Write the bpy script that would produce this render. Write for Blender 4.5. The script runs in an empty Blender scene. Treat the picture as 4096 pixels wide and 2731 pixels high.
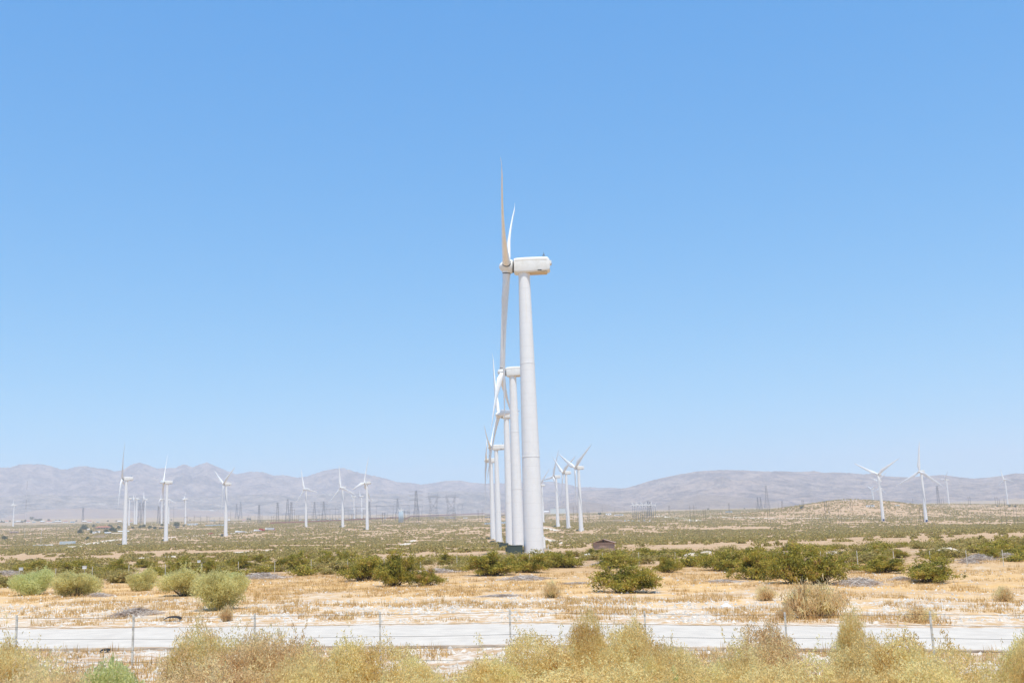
import bpy, math, random
import numpy as np
from mathutils import Matrix, Vector
random.seed(7); RS = np.random.RandomState(11)
C = bpy.data.collections.new('scene_objects'); bpy.context.scene.collection.children.link(C)
scn = bpy.context.scene

# ------------------------------------------------------------ camera
F, CX, CY = 4200.0, 2048.0, 1365.5          # focal length and centre in pixels of the 4096 x 2731 photograph
PITCH = math.atan(F / 23036.0); ROLL = math.radians(1.936); CAMZ = 3.0
fw = np.array([0, math.cos(PITCH), math.sin(PITCH)])
up0 = np.array([0, -math.sin(PITCH), math.cos(PITCH)]); rt0 = np.array([1.0, 0, 0])
UPV = math.cos(ROLL) * up0 + math.sin(ROLL) * rt0
RTV = math.cos(ROLL) * rt0 - math.sin(ROLL) * up0
cam_d = bpy.data.cameras.new('camera'); cam = bpy.data.objects.new('camera', cam_d)
scn.collection.objects.link(cam); scn.camera = cam
cam_d.sensor_width = 36.0; cam_d.lens = 36.0 * F / 4096.0
cam_d.clip_start = 0.1; cam_d.clip_end = 60000
M = Matrix([[RTV[0], UPV[0], -fw[0], 0], [RTV[1], UPV[1], -fw[1], 0], [RTV[2], UPV[2], -fw[2], CAMZ], [0, 0, 0, 1]])
cam.matrix_world = M

# ------------------------------------------------------------ sky, sun, exposure
SUN_EL = math.radians(71); SUN_AZ = math.radians(163)      # compass style: 0 = +Y (ahead), clockwise; the sun is high behind the camera
world = bpy.data.worlds.new('World'); scn.world = world; world.use_nodes = True
wn = world.node_tree; bg = wn.nodes['Background']
sky = wn.nodes.new('ShaderNodeTexSky'); sky.sky_type = 'NISHITA'; sky.sun_disc = False
sky.sun_elevation = SUN_EL; sky.sun_rotation = SUN_AZ
sky.altitude = 250; sky.air_density = 0.7; sky.dust_density = 0.0; sky.ozone_density = 4.0
sk_s = wn.nodes.new('ShaderNodeSeparateColor'); sk_c = wn.nodes.new('ShaderNodeCombineColor'); wn.links.new(sky.outputs[0], sk_s.inputs[0])
for i_, (g_, a_) in enumerate(((1.06, 0.46), (0.56, 1.56), (0.26, 3.36))):       # camera-like response of the sky, per channel
    pw = wn.nodes.new('ShaderNodeMath'); pw.operation = 'POWER'; pw.inputs[1].default_value = g_; wn.links.new(sk_s.outputs[i_], pw.inputs[0])
    ml_ = wn.nodes.new('ShaderNodeMath'); ml_.operation = 'MULTIPLY'; ml_.inputs[1].default_value = a_; wn.links.new(pw.outputs[0], ml_.inputs[0]); wn.links.new(ml_.outputs[0], sk_c.inputs[i_])
wn.links.new(sk_c.outputs[0], bg.inputs[0]); bg.inputs[1].default_value = 0.15
sun_d = bpy.data.lights.new('sun', 'SUN'); sun = bpy.data.objects.new('sun', sun_d); scn.collection.objects.link(sun)
sun_d.energy = 4.3; sun_d.angle = math.radians(0.53); sun_d.color = (1.0, 0.93, 0.82)
sv = Vector((math.sin(SUN_AZ) * math.cos(SUN_EL), math.cos(SUN_AZ) * math.cos(SUN_EL), math.sin(SUN_EL)))
sun.rotation_euler = sv.to_track_quat('Z', 'Y').to_euler(); sun.location = (0, -20, 60)
scn.view_settings.view_transform = 'Standard'; scn.view_settings.look = 'None'
scn.view_settings.exposure = 0.30; scn.view_settings.gamma = 1.0
scn.render.engine = 'CYCLES'
scn.cycles.volume_bounces = 1

# ------------------------------------------------------------ helpers
def ray(px, py):
    d = fw + (px - CX) / F * RTV - (py - CY) / F * UPV
    h = math.hypot(d[0], d[1]); return d[0] / h, d[1] / h, d[2] / h
def at(px, py, d):
    a, b, c = ray(px, py); return np.array([a * d, b * d, CAMZ + c * d])

_rng = np.random.RandomState(5)
_lat = _rng.rand(256, 256)
def vnoise(x, y):
    xi = np.floor(x).astype(int); yi = np.floor(y).astype(int)
    fx = x - xi; fy = y - yi; fx = fx * fx * (3 - 2 * fx); fy = fy * fy * (3 - 2 * fy)
    g = lambda a, b: _lat[a % 256, b % 256]
    return (g(xi, yi) * (1 - fx) + g(xi + 1, yi) * fx) * (1 - fy) + (g(xi, yi + 1) * (1 - fx) + g(xi + 1, yi + 1) * fx) * fy
def fbm(x, y, o=5, gain=0.5):
    s = 0; a = 1; t = 0
    for i in range(o):
        s = s + a * vnoise(x * 2 ** i + 17.3 * i, y * 2 ** i + 9.1 * i); t += a; a *= gain
    return s / t
def ridged(x, y, o=5, gain=0.55):
    s = 0; a = 1; t = 0
    for i in range(o):
        n = 1 - np.abs(2 * vnoise(x * 2 ** i + 31.7 * i, y * 2 ** i + 5.3 * i) - 1)
        s = s + a * n ** 1.6; t += a; a *= gain
    return s / t

# terrain: known ground points (turbine feet, far edge of the plain) joined by a smooth surface
WT = [('T1',(2137,2212),(2025,1065),235,-2,50,1),('T2',(2074,2188),(2001,1486),391,-6,110,1),
('T3',(2042,2183),(1996,1658.5),527,16,26,1),('T4',(1996,2172),(1963.6,1789.8),724,-6,48,1),
('T5',(1973,2157),(1946,1840),881,2,50,1),('L1',(497.5,2182),(488.6,1915),1110,16,96,1),
('L2',(663,2163),(654,1928.6),1251,12,26,1),('L3',(902.5,2143.6),(893.6,1936.4),1384,38,60,1),
('L4',(1224,2107),(1216,1955),1877,50,18,1),('L5',(1371,2108),(1362.5,1947),1781,50,10,1),
('L6',(1469,2119),(1458,1930),1493,-18,14,1),('R1',(2325,2124.6),(2303.4,1870),1094,28,64,1),
('R2',(2273.5,2114),(2252.5,1888.5),1242,22,56,1),('R3',(2232,2106),(2214,1903.8),1388,22,94,1),
('R4',(2173,2086),(2156,1937),1860,34,74,1),('E1',(3533,2083.7),(3513.7,1897),1574,48,62,1),
('E2',(3705,2088),(3677.4,1883.6),1470,38,116,1),('E3',(3529,2020),(3515.6,1923.8),3042,32,70,.88),
('E4',(3496,2025),(3487,1955.5),4210,22,60,.95),('E5',(3530,2025),(3519,1952),4014,30,110,.95),
('E6',(3795.6,2014.5),(3786.5,1918.8),3129,6,82,.8),('E7',(4031,2017.5),(4018.7,1917.3),3048,28,16,.8),
('S0',(52,2106),(53,2020),3579,8,24,.6),('S1',(515,2101),(511,1994),2763,18,70,.62),
('S2',(537.5,2097),(537.5,1995),2896,20,6,.55),('S3',(545,2097),(543,1995),2894,22,58,.5),
('S4',(579,2097),(577,1996),2915,48,14,.6),('S5',(646,2095),(644.6,1996),2959,2,116,.6),
('S6',(674,2095),(674,1998),3016,60,12,.9),('S7',(741,2097),(738.6,1995.7),2874,0,22,.6),
('S8',(1416,2075),(1409,1986.4),3168,26,70,.6),('S9',(1447,2075),(1441,1986),3152,28,26,.6)]
ctl = []
for k, b, h, d, yaw, ph, s in WT:
    if k in ('E4', 'E5', 'S3', 'R4', 'E3'): continue
    ctl.append(at(b[0], b[1], d))
for px, py, d in [(0,2083,5200),(400,2080,5200),(800,2078,5200),(1200,2072,5200),(1700,2064,5200),(2100,2058,5200),(2400,2047,5200),
                  (2800,2037,4500),(3000,2036,4000),(3400,2030,5000),(3800,2030,5000),(4096,2028,5000),(3700,2016,3150),(3950,2017,3150),(4150,2018,3150),
                  (3000,2085,1700),(2600,2090,1700),(4000,2100,1200),(0,2190,1000),(900,2180,700),(3200,2150,500),(-300,2085,5200),(4500,2018,4500),(2500,2075,2300),(3000,2062,2500),
                  (3400,2060,2100),(3800,2060,2100),(4090,2066,2100),(3900,2088,1500)]:
    ctl.append(at(px, py, d))
for a in range(-180, 180, 20):
    for r in (8, 30, 70, 110):
        ctl.append((r * math.sin(math.radians(a)), r * math.cos(math.radians(a)), 0.0))
for a in range(60, 301, 20):
    for r in (500, 2000, 6000):
        ctl.append((r * math.sin(math.radians(a)), r * math.cos(math.radians(a)), -1.0 if r < 1000 else 0.0))
for a in (-50, -30, -15, 0, 15, 30, 50):
    r = 9000; ctl.append((r * math.sin(math.radians(a)), r * math.cos(math.radians(a)), 170 + 60 * (a < 0)))
ctl = np.array(ctl)
def _tf(x, y):                                # squash distance so near and far points weigh alike
    r = np.hypot(x, y) + 1e-6; q = np.power(r, 0.62) / r
    return x * q, y * q
cxx, cyy = _tf(ctl[:, 0], ctl[:, 1])
K = np.hypot(cxx[:, None] - cxx[None], cyy[:, None] - cyy[None]); n = len(ctl)
A = np.zeros((n + 1, n + 1)); A[:n, :n] = -K - np.eye(n) * 0.2; A[:n, n] = 1; A[n, :n] = 1
SOL = np.linalg.solve(A, np.append(ctl[:, 2], 0))
HILL = at(3395, 2040, 2250)
def gz(x, y):
    x = np.atleast_1d(np.asarray(x, float)); y = np.atleast_1d(np.asarray(y, float)); sh = x.shape
    x = x.ravel(); y = y.ravel(); out = np.empty(len(x))
    for i in range(0, len(x), 20000):
        tx, ty = _tf(x[i:i + 20000], y[i:i + 20000])
        out[i:i + 20000] = -np.hypot(tx[:, None] - cxx[None], ty[:, None] - cyy[None]) @ SOL[:n] + SOL[n]
    r = np.hypot(x, y); az = np.arctan2(x, y)
    haz = math.atan2(HILL[0], HILL[1])
    w = np.exp(-((az - haz) / 0.078) ** 2) * np.exp(-((r - 2300) / 260.0) ** 2)
    out = out + w * 28 * (0.92 + 0.16 * vnoise(x / 40, y / 40))
    far = np.clip((r - 60) / 900, 0, 1)
    out = out + far * 1.1 * (fbm(x / 130, y / 130, 3) - 0.5)
    near = np.clip((150 - r) / 80, 0, 1) * np.clip((r - 8) / 10, 0, 1)
    rd = (y + 0.145 * x)                      # distance across the dirt road
    offroad = np.clip((np.abs(rd - 33.1) - 4.2) / 1.5, 0, 1)
    out = out + near * offroad * (0.16 * (fbm(x / 2.3, y / 2.3, 3) - 0.45))
    xc = np.clip(x, -32, 32); out = out - np.where(xc > 0, .030, .010) * xc * np.clip((130 - r) / 70, 0, 1)
    return out.reshape(sh)
def g1(x, y): return float(gz([x], [y])[0])
_D = np.exp(np.linspace(math.log(9), math.log(7500), 900))
def GY(px, py):                               # the ground point seen at a photo pixel
    a, b, c = ray(px, py)
    g = gz(a * _D, b * _D); z = CAMZ + c * _D
    i = np.argmax(z < g)
    if not (z < g).any(): i = len(_D) - 1
    d = _D[i]
    if i > 0:
        f0 = z[i - 1] - g[i - 1]; f1 = z[i] - g[i]; t = f0 / (f0 - f1 + 1e-9); d = _D[i - 1] + t * (_D[i] - _D[i - 1]) if 0 <= t <= 1 else d
    x, y = a * d, b * d
    return x, y, g1(x, y), d
def GD(px, d):                                # ground point at a photo column and distance
    a, b, c = ray(px, 2130); x, y = a * d, b * d; return x, y, g1(x, y), d

# mesh helpers
def link(name, me, mat=None, parent=None, smooth=False):
    o = bpy.data.objects.new(name, me); C.objects.link(o)
    if mat and not me.materials: me.materials.append(mat)
    if parent: o.parent = parent
    if smooth: me.polygons.foreach_set('use_smooth', [True] * len(me.polygons))
    return o
class MB:
    def __init__(s): s.v = []; s.f = []
    def add(s, V, Fc):
        k = len(s.v); s.v += [tuple(p) for p in V]; s.f += [tuple(i + k for i in f) for f in Fc]
    def box(s, c, d, rz=0.0):
        x, y, z = [k / 2 for k in d]; P = []
        for sx, sy, sz in ((-1,-1,-1),(1,-1,-1),(1,1,-1),(-1,1,-1),(-1,-1,1),(1,-1,1),(1,1,1),(-1,1,1)):
            a, b = sx * x, sy * y
            P.append((c[0] + a * math.cos(rz) - b * math.sin(rz), c[1] + a * math.sin(rz) + b * math.cos(rz), c[2] + sz * z))
        s.add(P, [(3,2,1,0),(4,5,6,7),(0,1,5,4),(1,2,6,5),(2,3,7,6),(3,0,4,7)])
    def tube(s, p, q, r0, r1=None, n=6, cap=True):
        p = Vector(p); q = Vector(q); r1 = r0 if r1 is None else r1
        d = (q - p).normalized(); u = d.orthogonal().normalized(); w = d.cross(u); P = []
        for c, r in ((p, r0), (q, r1)):
            for i in range(n):
                a = 2 * math.pi * i / n; P.append(c + u * (r * math.cos(a)) + w * (r * math.sin(a)))
        Fc = [(i, (i + 1) % n, n + (i + 1) % n, n + i) for i in range(n)]
        if cap: Fc += [tuple(range(n))[::-1], tuple(range(n, 2 * n))]
        s.add(P, Fc)
    def loft(s, rings, cap=True):
        m = len(rings[0]); V = [p for r in rings for p in r]
        Fc = [(j * m + i, j * m + (i + 1) % m, (j + 1) * m + (i + 1) % m, (j + 1) * m + i) for j in range(len(rings) - 1) for i in range(m)]
        if cap: Fc += [tuple(range(m))[::-1], tuple(range((len(rings) - 1) * m, len(rings) * m))]
        s.add(V, Fc)
    def mesh(s, name):
        me = bpy.data.meshes.new(name); me.from_pydata(s.v, [], s.f); me.update(); return me
    def build(s, name, mat, parent=None, smooth=False): return link(name, s.mesh(name), mat, parent, smooth)
def polymesh(name, V, k):                     # V: (n*k,3) separate k-gons
    nq = len(V) // k; me = bpy.data.meshes.new(name)
    me.vertices.add(len(V)); me.vertices.foreach_set('co', np.ascontiguousarray(V, dtype=np.float32).ravel())
    me.loops.add(len(V)); me.loops.foreach_set('vertex_index', np.arange(len(V), dtype=np.int32))
    me.polygons.add(nq); me.polygons.foreach_set('loop_start', np.arange(0, len(V), k, dtype=np.int32))
    me.polygons.foreach_set('loop_total', np.full(nq, k, dtype=np.int32))
    me.update(calc_edges=True); return me
def gridmesh(name, X, Y, Z):
    a, b = X.shape; me = bpy.data.meshes.new(name)
    V = np.stack([X, Y, Z], -1).reshape(-1, 3)
    i = np.arange(a * b).reshape(a, b)
    Q = np.stack([i[:-1, :-1], i[:-1, 1:], i[1:, 1:], i[1:, :-1]], -1).reshape(-1, 4)
    me.vertices.add(len(V)); me.vertices.foreach_set('co', V.astype(np.float32).ravel())
    me.loops.add(Q.size); me.loops.foreach_set('vertex_index', Q.astype(np.int32).ravel())
    me.polygons.add(len(Q)); me.polygons.foreach_set('loop_start', np.arange(0, Q.size, 4, dtype=np.int32))
    me.polygons.foreach_set('loop_total', np.full(len(Q), 4, dtype=np.int32))
    me.update(calc_edges=True); me.polygons.foreach_set('use_smooth', [True] * len(Q)); return me
def tag(o, label=None, cat=None, group=None, kind=None):
    if label: o['label'] = label
    if cat: o['category'] = cat
    if group: o['group'] = group
    if kind: o['kind'] = kind
    return o
def empty(name, loc, rz=0.0, label=None, cat=None, group=None, scale=1.0):
    o = bpy.data.objects.new(name, None); C.objects.link(o); o.location = loc; o.rotation_euler = (0, 0, rz)
    o.scale = (scale,) * 3; o.empty_display_size = 0.3
    return tag(o, label, cat, group)
def copy_tree(o, parent=None):
    c = o.copy(); C.objects.link(c)
    for k in ('label', 'group'):
        if parent is None and k in c: del c[k]
    if parent is not None: c.parent = parent
    for ch in list(o.children): copy_tree(ch, c)
    return c
AUTO = []
def auto(o, phrase, px): AUTO.append((o, phrase, px))

# ------------------------------------------------------------ materials
def mat(name, rgb, rough=0.7, metal=0.0, noise=0.0, scale=3.0, spec=0.3, rgb2=None, coord='Object', bump=0.0, det=6):
    m = bpy.data.materials.new(name); m.use_nodes = True; nt = m.node_tree; b = nt.nodes['Principled BSDF']
    b.inputs['Roughness'].default_value = rough; b.inputs['Metallic'].default_value = metal; b.inputs['Specular IOR Level'].default_value = spec
    b.inputs['Base Color'].default_value = (*rgb, 1)
    if noise or rgb2:
        tc = nt.nodes.new('ShaderNodeTexCoord'); nz = nt.nodes.new('ShaderNodeTexNoise'); nz.inputs['Scale'].default_value = scale; nz.inputs['Detail'].default_value = det
        nt.links.new(tc.outputs[coord], nz.inputs['Vector'])
        cr = nt.nodes.new('ShaderNodeValToRGB'); cr.color_ramp.elements[0].position = 0.35; cr.color_ramp.elements[1].position = 0.68
        c2 = rgb2 or tuple(min(1, k * (1 + noise)) for k in rgb); c1 = rgb if rgb2 else tuple(k * (1 - noise) for k in rgb)
        cr.color_ramp.elements[0].color = (*c1, 1); cr.color_ramp.elements[1].color = (*c2, 1)
        nt.links.new(nz.outputs['Fac'], cr.inputs[0]); nt.links.new(cr.outputs[0], b.inputs['Base Color'])
        if bump:
            bp = nt.nodes.new('ShaderNodeBump'); bp.inputs['Strength'].default_value = bump; nt.links.new(nz.outputs['Fac'], bp.inputs['Height']); nt.links.new(bp.outputs[0], b.inputs['Normal'])
    return m
def foliage(name, cols, trans=0.25, rough=0.6):
    m = bpy.data.materials.new(name); m.use_nodes = True; nt = m.node_tree; b = nt.nodes['Principled BSDF']; out = nt.nodes['Material Output']
    b.inputs['Roughness'].default_value = rough; b.inputs['Specular IOR Level'].default_value = 0.25
    ge = nt.nodes.new('ShaderNodeNewGeometry'); oi = nt.nodes.new('ShaderNodeObjectInfo'); tc = nt.nodes.new('ShaderNodeTexCoord'); nz = nt.nodes.new('ShaderNodeTexNoise'); nz.inputs['Scale'].default_value = 1.7; nz.inputs['Detail'].default_value = 4
    nt.links.new(ge.outputs['Position'], nz.inputs['Vector'])
    ma = nt.nodes.new('ShaderNodeMath'); ma.operation = 'MULTIPLY_ADD'; ma.inputs[1].default_value = 0.40; nt.links.new(ge.outputs['Random Per Island'], ma.inputs[0])
    m2 = nt.nodes.new('ShaderNodeMath'); m2.operation = 'MULTIPLY_ADD'; m2.inputs[1].default_value = 2.4; m2.inputs[2].default_value = -0.9; nt.links.new(nz.outputs['Fac'], m2.inputs[0]); nt.links.new(m2.outputs[0], ma.inputs[2])
    cr = nt.nodes.new('ShaderNodeValToRGB'); cr.color_ramp.elements[0].position = 0.0; cr.color_ramp.elements[1].position = 1.0
    cr.color_ramp.elements[0].color = (*cols[0], 1); cr.color_ramp.elements[1].color = (*cols[-1], 1)
    for i, c in enumerate(cols[1:-1]):
        e = cr.color_ramp.elements.new((i + 1) / (len(cols) - 1)); e.color = (*c, 1)
    nt.links.new(ma.outputs[0], cr.inputs[0]); nt.links.new(cr.outputs[0], b.inputs['Base Color'])
    if trans:
        tr = nt.nodes.new('ShaderNodeBsdfTranslucent'); mx = nt.nodes.new('ShaderNodeMixShader'); mx.inputs[0].default_value = trans
        nt.links.new(cr.outputs[0], tr.inputs[0]); nt.links.new(b.outputs[0], mx.inputs[1]); nt.links.new(tr.outputs[0], mx.inputs[2]); nt.links.new(mx.outputs[0], out.inputs['Surface'])
    return m

def ground_mat():
    m = bpy.data.materials.new('desert_ground'); m.use_nodes = True; nt = m.node_tree; b = nt.nodes['Principled BSDF']; L = nt.links
    b.inputs['Roughness'].default_value = 0.95; b.inputs['Specular IOR Level'].default_value = 0.1
    ge = nt.nodes.new('ShaderNodeNewGeometry')
    def noise(scale, det=6, rough=0.55, vec=None, dist=0.0):
        k = nt.nodes.new('ShaderNodeTexNoise'); k.inputs['Scale'].default_value = scale; k.inputs['Detail'].default_value = det; k.inputs['Roughness'].default_value = rough; k.inputs['Distortion'].default_value = dist
        L.new(vec or ge.outputs['Position'], k.inputs['Vector']); return k.outputs['Fac']
    def ramp(x, p0, p1, c0=(0,0,0), c1=(1,1,1)):
        r = nt.nodes.new('ShaderNodeValToRGB'); r.color_ramp.elements[0].position = p0; r.color_ramp.elements[1].position = p1
        r.color_ramp.elements[0].color = (*c0, 1); r.color_ramp.elements[1].color = (*c1, 1); L.new(x, r.inputs[0]); return r.outputs[0]
    def mix(f, a, c, mode='MIX'):
        k = nt.nodes.new('ShaderNodeMix'); k.data_type = 'RGBA'; k.blend_type = mode; L.new(f, k.inputs[0]) if not isinstance(f, float) else k.inputs[0].__setattr__('default_value', f)
        for v, i in ((a, 6), (c, 7)):
            if isinstance(v, tuple): k.inputs[i].default_value = (*v, 1)
            else: L.new(v, k.inputs[i])
        return k.outputs[2]
    def math_(op, a, c, d=None):
        k = nt.nodes.new('ShaderNodeMath'); k.operation = op
        for v, i in ((a, 0), (c, 1), (d, 2)):
            if v is None: continue
            if isinstance(v, (int, float)): k.inputs[i].default_value = v
            else: L.new(v, k.inputs[i])
        return k.outputs[0]
    sep = nt.nodes.new('ShaderNodeSeparateXYZ'); L.new(ge.outputs['Position'], sep.inputs[0])
    across = math_('MULTIPLY_ADD', sep.outputs['X'], 0.145, sep.outputs['Y'])
    sand = mix(ramp(noise(0.05, 5), 0.35, 0.65), (0.48, 0.305, 0.17), (0.58, 0.41, 0.255))
    sand = mix(ramp(noise(1.7, 8, 0.65), 0.42, 0.7), sand, (0.36, 0.23, 0.12))
    straw = mix(ramp(noise(3.1, 8, 0.7), 0.35, 0.62), (0.60, 0.36, 0.14), (0.68, 0.46, 0.22))
    # orange dry straw litter on the verge beyond the road, white crushed stone nearer the road
    band = math_('MULTIPLY', ramp(math_('DIVIDE', across, 200.0), 0.17, 0.22), ramp(math_('DIVIDE', across, 200.0), 0.34, 0.50, (1,1,1), (0,0,0)))
    c = mix(math_('MULTIPLY', band, ramp(noise(0.25, 6, 0.6), 0.30, 0.55)), sand, straw)
    wob = math_('MULTIPLY_ADD', noise(0.12, 4), 22.0, across)
    stone_zone = ramp(math_('DIVIDE', wob, 200.0), 0.27, 0.36, (1,1,1), (0,0,0))
    stones = ramp(noise(1.6, 9, 0.75, dist=0.6), 0.46, 0.56)
    c = mix(math_('MULTIPLY', stone_zone, stones), c, (0.66, 0.59, 0.50))
    c = mix(math_('MULTIPLY', stone_zone, math_('MULTIPLY', ramp(noise(6.0, 4, 0.6), 0.62, 0.72), 0.5)), c, (0.22, 0.17, 0.13))
    pale = math_('MULTIPLY', ramp(noise(0.35, 7, 0.7), 0.58, 0.66), 0.65)
    c = mix(pale, c, (0.66, 0.57, 0.45))
    # far ground: low cover tones the sand down in patches
    cd = nt.nodes.new('ShaderNodeVectorMath'); cd.operation = 'LENGTH'; L.new(ge.outputs['Position'], cd.inputs[0])
    fr = ramp(math_('DIVIDE', cd.outputs['Value'], 8000.0), 0.30, 0.55)
    cov = ramp(noise(0.006, 6, 0.65), 0.40, 0.60)
    cov2 = ramp(noise(0.05, 6, 0.7), 0.44, 0.56)
    c = mix(math_('MULTIPLY', fr, math_('MULTIPLY', math_('MAXIMUM', cov, cov2), 0.75)), c, (0.27, 0.225, 0.14))
    L.new(c, b.inputs['Base Color'])
    bp = nt.nodes.new('ShaderNodeBump'); bp.inputs['Strength'].default_value = 0.6; bp.inputs['Distance'].default_value = 0.08
    L.new(noise(4.0, 8, 0.7), bp.inputs['Height']); L.new(bp.outputs[0], b.inputs['Normal'])
    return m
def rock_mat(name, dark, light, pale):
    m = bpy.data.materials.new(name); m.use_nodes = True; nt = m.node_tree; b = nt.nodes['Principled BSDF']; L = nt.links
    b.inputs['Roughness'].default_value = 0.95; b.inputs['Specular IOR Level'].default_value = 0.05
    ge = nt.nodes.new('ShaderNodeNewGeometry')
    def noise(s, d=8, r=0.65):
        k = nt.nodes.new('ShaderNodeTexNoise'); k.inputs['Scale'].default_value = s; k.inputs['Detail'].default_value = d; k.inputs['Roughness'].default_value = r; L.new(ge.outputs['Position'], k.inputs['Vector']); return k.outputs['Fac']
    r = nt.nodes.new('ShaderNodeValToRGB'); r.color_ramp.elements[0].position = 0.44; r.color_ramp.elements[1].position = 0.57
    r.color_ramp.elements[0].color = (*dark, 1); r.color_ramp.elements[1].color = (*light, 1); L.new(noise(0.006, 12, 0.85), r.inputs[0])
    r2 = nt.nodes.new('ShaderNodeValToRGB'); r2.color_ramp.elements[0].position = 0.57; r2.color_ramp.elements[1].position = 0.66; L.new(noise(0.004, 12, 0.85), r2.inputs[0])
    k = nt.nodes.new('ShaderNodeMix'); k.data_type = 'RGBA'; L.new(r2.outputs[0], k.inputs[0]); L.new(r.outputs[0], k.inputs[6]); k.inputs[7].default_value = (*pale, 1)
    L.new(k.outputs[2], b.inputs['Base Color'])
    bp = nt.nodes.new('ShaderNodeBump'); bp.inputs['Strength'].default_value = 0.8; bp.inputs['Distance'].default_value = 60; L.new(noise(0.008, 10, 0.75), bp.inputs['Height']); L.new(bp.outputs[0], b.inputs['Normal'])
    return m
def road_mat(name, a, c):
    return mat(name, a, 0.95, spec=0.1, rgb2=c, scale=1.6, coord='Object', bump=0.15, det=9)
def tower_mat():
    m = bpy.data.materials.new('tower_paint'); m.use_nodes = True; nt = m.node_tree; b = nt.nodes['Principled BSDF']; L = nt.links
    b.inputs['Roughness'].default_value = 0.42; b.inputs['Specular IOR Level'].default_value = 0.4
    tc = nt.nodes.new('ShaderNodeTexCoord'); sp = nt.nodes.new('ShaderNodeSeparateXYZ'); L.new(tc.outputs['Object'], sp.inputs[0])
    mp = nt.nodes.new('ShaderNodeMapping'); mp.inputs['Scale'].default_value = (2.2, 2.2, 0.05); L.new(tc.outputs['Object'], mp.inputs[0])
    nz = nt.nodes.new('ShaderNodeTexNoise'); nz.inputs['Scale'].default_value = 1.0; nz.inputs['Detail'].default_value = 5; L.new(mp.outputs[0], nz.inputs['Vector'])
    r = nt.nodes.new('ShaderNodeValToRGB'); r.color_ramp.elements[0].position = 0.56; r.color_ramp.elements[1].position = 0.80
    r.color_ramp.elements[0].color = (0.80, 0.80, 0.79, 1); r.color_ramp.elements[1].color = (0.74, 0.70, 0.61, 1); L.new(nz.outputs['Fac'], r.inputs[0])
    mo = nt.nodes.new('ShaderNodeMath'); mo.operation = 'PINGPONG'; mo.inputs[1].default_value = 1.35; L.new(sp.outputs['Z'], mo.inputs[0])
    lt = nt.nodes.new('ShaderNodeMath'); lt.operation = 'LESS_THAN'; lt.inputs[1].default_value = 0.035; L.new(mo.outputs[0], lt.inputs[0])
    ml = nt.nodes.new('ShaderNodeMath'); ml.operation = 'MULTIPLY'; ml.inputs[1].default_value = 0.22; L.new(lt.outputs[0], ml.inputs[0])
    k = nt.nodes.new('ShaderNodeMix'); k.data_type = 'RGBA'; L.new(ml.outputs[0], k.inputs[0]); L.new(r.outputs[0], k.inputs[6]); k.inputs[7].default_value = (0.42, 0.41, 0.38, 1)
    n2 = nt.nodes.new('ShaderNodeTexNoise'); n2.inputs['Scale'].default_value = 0.7; n2.inputs['Detail'].default_value = 8; L.new(tc.outputs['Object'], n2.inputs['Vector'])
    r2 = nt.nodes.new('ShaderNodeValToRGB'); r2.color_ramp.elements[0].position = 0.25; r2.color_ramp.elements[0].color = (0.965, 0.96, 0.95, 1); r2.color_ramp.elements[1].position = 0.6; L.new(n2.outputs['Fac'], r2.inputs[0])
    k2 = nt.nodes.new('ShaderNodeMix'); k2.data_type = 'RGBA'; k2.blend_type = 'MULTIPLY'; k2.inputs[0].default_value = 1; L.new(k.outputs[2], k2.inputs[6]); L.new(r2.outputs[0], k2.inputs[7])
    L.new(k2.outputs[2], b.inputs['Base Color'])
    return m
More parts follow.
